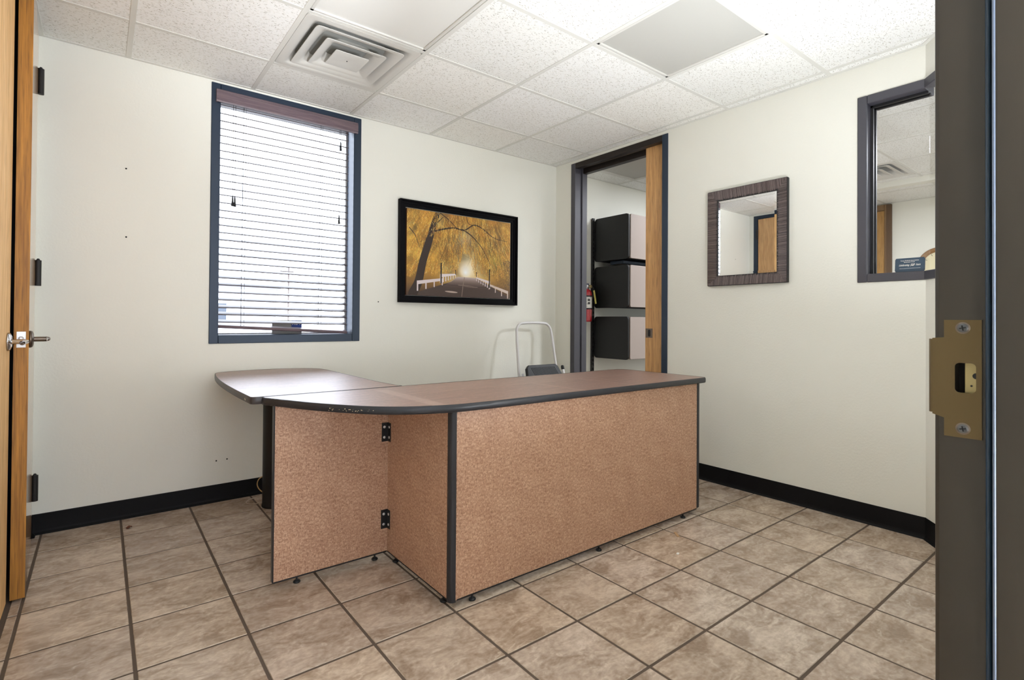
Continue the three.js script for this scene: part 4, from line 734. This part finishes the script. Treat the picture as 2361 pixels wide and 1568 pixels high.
// ---------------------------------------------------------------- office behind the right doorway
{
  const rail = thing('wall_standard', 'tall black slotted wall rail carrying the three cabinets in the office', 'rail', [0.535, 0, -0.05]);
  const slots = []; for (let i = 0; i < 40; i++) slots.push(rect(-0.006, 0.006, 0.3 + i * 0.042, 0.322 + i * 0.042));
  mesh('rail', uvm(sheet(rect(-0.015, 0.015, 0.0, 2.07), slots, 0.014).translate(0, 0, 0)), M.black, rail); mesh('back_strip', box(-0.013, 0.013, 0, 2.06, -0.008, 0.001), M.blackMatte, rail);
  const X = 0.552, DP = 0.415, Zb = -0.038;
  const made = [];
  const cab = (y0, y1, label) => {
    const t = thing('overhead_cabinet', label, 'cabinet', [X, y0, Zb], 0, 'black and beige cabinets stacked on the office wall'), h = y1 - y0, L = 1.15;
    const end = () => { const g = bevelled(roundRect(0, DP, 0, h, 0.03, 6), 0.022, 0.003); g.rotateY(-Math.PI / 2); g.translate(0.022, 0, 0); return metric(g); };
    mesh('end_panel', end(), M.blackMatte, t); mesh('end_panel', end().translate(L - 0.022, 0, 0), M.blackMatte, t);
    mesh('shell', [box(0.022, L - 0.022, 0.006, 0.02, 0, DP - 0.03), box(0.022, L - 0.022, h - 0.02, h - 0.006, 0, DP - 0.03), box(0.022, L - 0.022, 0.02, h - 0.02, 0, 0.012)], M.blackMatte, t);
    const df = bevelled(roundRect(0.026, L - 0.026, 0.004, h - 0.004, 0.016, 5), 0.022, 0.004).translate(0, 0, DP - 0.016);
    const d = mesh('door', metric(df), M.beige, t);
    mesh('seal', box(0.022, 0.026, 0.03, h - 0.03, DP - 0.02, DP - 0.004), M.pewter, t);
    return t;
  };
  cab(1.645, 2.062, 'topmost black and beige wall cabinet, seen through the right doorway');
  cab(1.196, 1.592, 'middle black and beige wall cabinet, beside the fire extinguisher');
  cab(0.716, 1.114, 'lowest black and beige wall cabinet, just above the desk top');
  const tl = thing('task_light', 'slim dark task light under the topmost wall cabinet', 'light', [0.62, 1.612, 0.1]);
  mesh('housing', cbox(0, 1.0, 0, 0.032, 0, 0.16, 0.004), M.frame, tl); mesh('diffuser', cbox(0.01, 0.99, -0.003, 0.002, 0.03, 0.13, 0.001), M.pewter, tl);
}
// fire extinguisher on the office wall
{
  const t = thing('fire_extinguisher', 'red fire extinguisher with a white label and yellow tag, hung on the office wall', 'fire extinguisher', [0.412, 1.063, 0.0]);
  mesh('cylinder', lathe([[0, 0.004], [0.03, 0], [0.043, 0.004], [0.046, 0.014], [0.046, 0.25], [0.043, 0.275], [0.033, 0.297], [0.02, 0.306], [0.016, 0.312], [0, 0.312]], 40), M.red, t);
  const lab = print(512, 300, (c, w, h) => { c.fillStyle = '#ece9e2'; c.fillRect(0, 0, w, h); c.fillStyle = '#1c1c1c'; c.fillRect(0, 0, w, 34); c.fillStyle = '#b8b2aa'; c.fillRect(0, 44, w, 10); for (let k = 0; k < 3; k++) { const x = 20 + k * 170; c.fillStyle = '#8e8880'; for (let i = 0; i < 9; i++) c.fillRect(x, 74 + i * 23, 60 + rnd() * 80, 7); c.fillStyle = '#3a3836'; c.fillRect(x + 96, 84, 40, 52); c.fillRect(x + 96, 160, 40, 52); } });
  const lg = new THREE.CylinderGeometry(0.0464, 0.0464, 0.118, 40, 1, true).translate(0, 0.19, 0); mesh('label', lg, std({ map: lab, roughness: 0.5 }), t);
  mesh('strap', lathe([[0.0462, 0.118], [0.0485, 0.118], [0.0485, 0.13], [0.0462, 0.13]], 40), M.black, t);
  mesh('valve', [lathe([[0, 0.31], [0.014, 0.31], [0.014, 0.33], [0.018, 0.334], [0.018, 0.352], [0.011, 0.358], [0, 0.36]], 20), rod([0, 0.34, 0], [0.032, 0.345, 0.008], 0.008, 12)], M.chrome, t);
  mesh('carry_handle', [cbox(-0.01, 0.052, 0.355, 0.361, -0.009, 0.009).rotateZ(0.1), cbox(-0.008, 0.008, 0.352, 0.41, -0.008, 0.008, 0.003).rotateZ(0.12)], std({ color: rgb(70, 92, 150), roughness: 0.35, metalness: 0.4 }), t);
  mesh('gauge', lathe([[0, 0.012], [0.014, 0.012], [0.016, 0.008], [0.016, 0], [0, 0]], 20).rotateX(Math.PI / 2).translate(0.026, 0.336, 0.014), M.brassPale, t);
  mesh('hose', tube([[0.03, 0.345, 0.012], [0.055, 0.33, 0.02], [0.058, 0.27, 0.02], [0.052, 0.2, 0.012], [0.05, 0.1, 0.008]], 0.006, 40, 8), M.black, t);
  const tagG = cbox(-0.011, 0.011, -0.13, 0, -0.0006, 0.0006, 0.0002); tagG.rotateZ(0.22); tagG.translate(0.06, 0.3, 0.03); mesh('inspection_tag', tagG, std({ color: rgb(226, 214, 120), roughness: 0.7 }), t);
  mesh('wall_bracket', [cbox(-0.02, 0.02, 0.1, 0.36, -0.06, -0.054), cbox(-0.012, 0.012, 0.3, 0.33, -0.056, -0.014)], M.black, t);
}
// far wall of the office: door and clock, seen through the interior window
{
  const d = structureGroup('door_4', 'wooden office door in a brown frame, seen through the interior window', 'door');
  mesh('slab', metric(cbox(3.955, 3.985, 0.01, 2.38, 0.45, 1.362, 0.001)), std({ map: oakMap, color: rgb(206, 204, 176), roughness: 0.5 }), d);
  mesh('casing', [cbox(3.94, 3.98, 0, 2.45, 1.364, 1.432, 0.003), cbox(3.94, 3.98, 0, 2.45, 0.38, 0.448, 0.003), cbox(3.94, 3.98, 2.384, 2.45, 0.448, 1.364, 0.003)], std({ color: rgb(104, 80, 56), roughness: 0.5 }), d);
  const t = thing('wall_clock', 'round wooden wall clock with a cream face, half hidden behind the near door jamb', 'clock', [3.98, 1.705, 1.868], -Math.PI / 2);
  mesh('rim', lathe([[0.15, 0], [0.2, 0], [0.2, 0.02], [0.192, 0.034], [0.178, 0.038], [0.164, 0.03], [0.155, 0.022], [0.15, 0.01]], 64).rotateX(Math.PI / 2), std({ color: rgb(150, 112, 72), roughness: 0.45 }), t);
  const face = print(512, 512, (c, w, h) => { c.fillStyle = '#e6dcb8'; c.fillRect(0, 0, w, h); c.fillStyle = '#2a2520'; c.translate(256, 256); for (let i = 0; i < 60; i++) { c.save(); c.rotate(i * Math.PI / 30); c.fillRect(i % 5 ? -1 : -3, -236, i % 5 ? 2 : 6, i % 5 ? 10 : 34); c.restore(); } });
  mesh('face', new THREE.CircleGeometry(0.158, 48).translate(0, 0, 0.012), std({ map: face, roughness: 0.6 }), t);
  mesh('hand', [cbox(-0.004, 0.004, -0.02, 0.1, 0.0145, 0.0155, 0.0003).rotateZ(-1.2), cbox(-0.003, 0.003, -0.02, 0.135, 0.0165, 0.0175, 0.0003).rotateZ(-2.6)], M.black, t);
}

// ---------------------------------------------------------------- added fill lamps, unseen: cans whose light comes back off the ceiling
function fill_uplight(label, at, aimAt, power, angle) {
  const h = at[1], t = thing('fill_uplight', label, 'floor lamp', [at[0], 0, at[2]]), aim = new THREE.Vector3(...aimAt).sub(new THREE.Vector3(...at)).normalize(), q = new THREE.Quaternion().setFromUnitVectors(new THREE.Vector3(0, 1, 0), aim);
  mesh('base', lathe([[0, 0], [0.085, 0], [0.085, 0.01], [0.014, 0.018], [0, 0.018]], 36), M.black, t); mesh('pole', rod([0, 0.012, 0], [0, h - 0.08, 0], 0.009, 14), M.black, t);
  mesh('can', lathe([[0, -0.09], [0.05, -0.085], [0.06, -0.06], [0.062, 0.03], [0.059, 0.03], [0.056, -0.055], [0, -0.06]], 32).applyQuaternion(q).translate(0, h, 0), M.black, t);
  mesh('glowing_lens', lathe([[0, 0.018], [0.055, 0.018], [0.055, 0.024], [0, 0.026]], 32).applyQuaternion(q).translate(0, h, 0), std({ color: 0xffffff, emissive: rgb(255, 248, 236), emissiveIntensity: 1.2 }), t);
  const l = new THREE.SpotLight(LAMP_COLOR, power, 0, angle, 1, 2); l.position.set(...at).addScaledVector(aim, 0.04); l.target.position.set(...aimAt); l.castShadow = true; l.shadow.radius = 5; l.name = 'fill_uplight_light'; scene.add(l, l.target);
}
fill_uplight('added black fill lamp by the front wall, unseen behind the near door jamb', [-1.5, 0.72, 3.2], [-1.9, 2.46, 1.7], AIMED_FILL, 1.05);
fill_uplight('added black fill lamp pointing straight up, unseen by the front wall', [-1.2, 0.72, 3.2], [-1.2, 2.46, 3.15], STRAIGHT_FILL, 1.4);
fill_uplight('low added fill lamp, unseen in the waiting room behind the camera', [-2.72, 0.2, 4.75], [-2.15, 2.46, 1.9], LOW_FILL, 0.4);
// added shaded lamp, unseen behind the camera, for frontal fill through the doorway
{
  const t = thing('added_shade_lamp', 'added fill lamp with a white drum shade, unseen behind the camera', 'floor lamp', [-2.95, 0, 3.98]);
  mesh('base', lathe([[0, 0], [0.14, 0], [0.14, 0.014], [0.02, 0.026], [0, 0.026]], 40), M.black, t); mesh('pole', rod([0, 0.02, 0], [0, 0.75, 0], 0.012, 16), M.black, t);
  mesh('lamp_shade', lathe([[0.19, 0.64], [0.19, 0.96], [0.188, 0.96], [0.188, 0.64], [0.19, 0.64]], 48), phys({ color: rgb(245, 242, 232), roughness: 1, transmission: 0.6, thickness: 0, side: THREE.DoubleSide }), t);
  mesh('bulb', new THREE.SphereGeometry(0.06, 24, 16).translate(0, 0.8, 0), std({ color: 0xffffff, emissive: rgb(255, 246, 230), emissiveIntensity: 2 }), t);
  const l = new THREE.PointLight(LAMP_COLOR, SHADE_FILL, 0, 2); l.position.set(-2.95, 0.8, 3.98); l.castShadow = true; l.shadow.radius = 5; l.name = 'added_shade_lamp_light'; scene.add(l);
}

// ---------------------------------------------------------------- small things
{
  const nail = (x, y, label) => { const t = thing('nail', label, 'nail', [x, y, 0]); mesh('head', lathe([[0, 0.004], [0.002, 0.0038], [0.0042, 0.002], [0.0042, 0.001], [0.0015, 0.0008], [0.0015, -0.002], [0, -0.002]], 14).rotateX(Math.PI / 2), M.black, t); };
  nail(-3.132, 1.868, 'upper of the two dark nails in the bare wall left of the window');
  nail(-3.128, 1.502, 'lower of the two dark nails in the bare wall left of the window');
  nail(-1.696, 1.195, 'dark nail in the wall between window and picture');
  nail(-2.69, 0.238, 'left of two dark nails low on the wall beside the desk leg');
  nail(-2.634, 0.24, 'right of two dark nails low on the wall beside the desk leg');
  const chip = thing('wood_chip', 'small tan wood chip lying on a grout line right of the desk', 'wood chip', [-0.944, 0, 1.916], 0.9); mesh('chip', cbox(-0.028, 0.028, 0.0002, 0.0028, -0.007, 0.007, 0.0008), std({ color: rgb(176, 142, 104), roughness: 0.8 }), chip);
  const scrap = thing('paper_scrap', 'tiny white scrap of paper on the floor in front of the desk', 'paper', [-1.126, 0, 2.047], 0.4);
  { const g = bevelled([[-0.012, -0.004], [0.006, -0.006], [0.013, 0.001], [0.004, 0.007], [-0.009, 0.005]], 0.0014, 0.0003).rotateX(-Math.PI / 2).translate(0, 0.0003, 0); mesh('scrap', metric(g), std({ color: rgb(235, 234, 230), roughness: 0.8 }), scrap); }
  const lf = thing('dead_leaf', 'crumpled brown dead leaf on the tiles near the back wall', 'leaf', [-3.106, 0, 0.182], 0.6);
  { const g = new THREE.PlaneGeometry(0.03, 0.02, 8, 6), p = g.attributes.position; for (let i = 0; i < p.count; i++) { const x = p.getX(i), y = p.getY(i), w = 1 - (x / 0.0165) ** 2; p.setXYZ(i, x, 0.004 + 0.003 * Math.sin(x * 260) + 0.006 * (y / 0.01) ** 2, y * Math.max(0.08, w)); } g.computeVertexNormals(); mesh('leaf', g, std({ color: rgb(104, 58, 36), roughness: 0.8, side: THREE.DoubleSide }), lf); }
}

// ---------------------------------------------------------------- outside, beyond the back window
structure('ground', box(-60, 60, -0.4, -0.15, -90, -0.2), M.asphalt, 'pale paved yard outside the window', 'ground');
{
  const b = thing('far_building', 'long pale low building across the yard, seen through the blind', 'building', [-1, -0.15, -42]);
  mesh('wall', box(-26, 9, 0, 3.6, -8, 0), std({ color: rgb(200, 200, 205), roughness: 0.9 }), b); mesh('roof_edge', box(-26.3, 9.3, 3.6, 4.0, -8, 0.3), std({ color: rgb(120, 120, 128), roughness: 0.8 }), b);
  for (let i = 0; i < 7; i++) mesh('window', box(-23 + i * 4.4, -21 + i * 4.4, 1.0, 2.4, -0.05, 0.04), std({ color: rgb(60, 68, 80), roughness: 0.3 }), b);
  const p = thing('utility_pole', 'grey utility pole with a cross arm outside, seen through the blind', 'pole', [7.9, -0.15, -38]);
  mesh('post', rod([0, 0, 0], [0, 5.2, 0], 0.08, 12, 0.06), std({ color: rgb(96, 88, 84), roughness: 0.9 }), p); mesh('cross_arm', cbox(-0.6, 0.35, 4.75, 4.85, -0.06, 0.06), std({ color: rgb(80, 74, 72), roughness: 0.9 }), p);
  const hedge = new THREE.IcosahedronGeometry(1, 0), hm = std({ color: rgb(70, 92, 66), roughness: 0.9 });
  const tag2 = (i, x, z, s, label) => { const t = thing('shrub', label, 'shrub', [x, -0.15, z], 0, 'green shrubs across the yard'); const parts = []; for (let k = 0; k < 60; k++) { const a = rr(0, 6.28), r = Math.sqrt(rnd()) * s, y = rr(0.2, 1.1) * s * (1.1 - 0.5 * r / s); parts.push(hedge.clone().scale(rr(0.12, 0.3) * s, rr(0.1, 0.25) * s, rr(0.12, 0.3) * s).rotateY(rr(0, 3)).translate(Math.cos(a) * r, y, Math.sin(a) * r)); } mesh('foliage', parts, hm, t); mesh('stem', rod([0, 0, 0], [0, s * 0.6, 0], 0.07, 8), M.edgeWood, t); };
  tag2(0, 4.2, -15, 0.55, 'left of the green shrubs across the yard, low in the window'); tag2(1, 5.7, -15.6, 0.62, 'middle of the green shrubs across the yard, low in the window'); tag2(2, 7.3, -15.2, 0.55, 'right of the green shrubs across the yard, low in the window');
}

renderer.render(scene, camera);
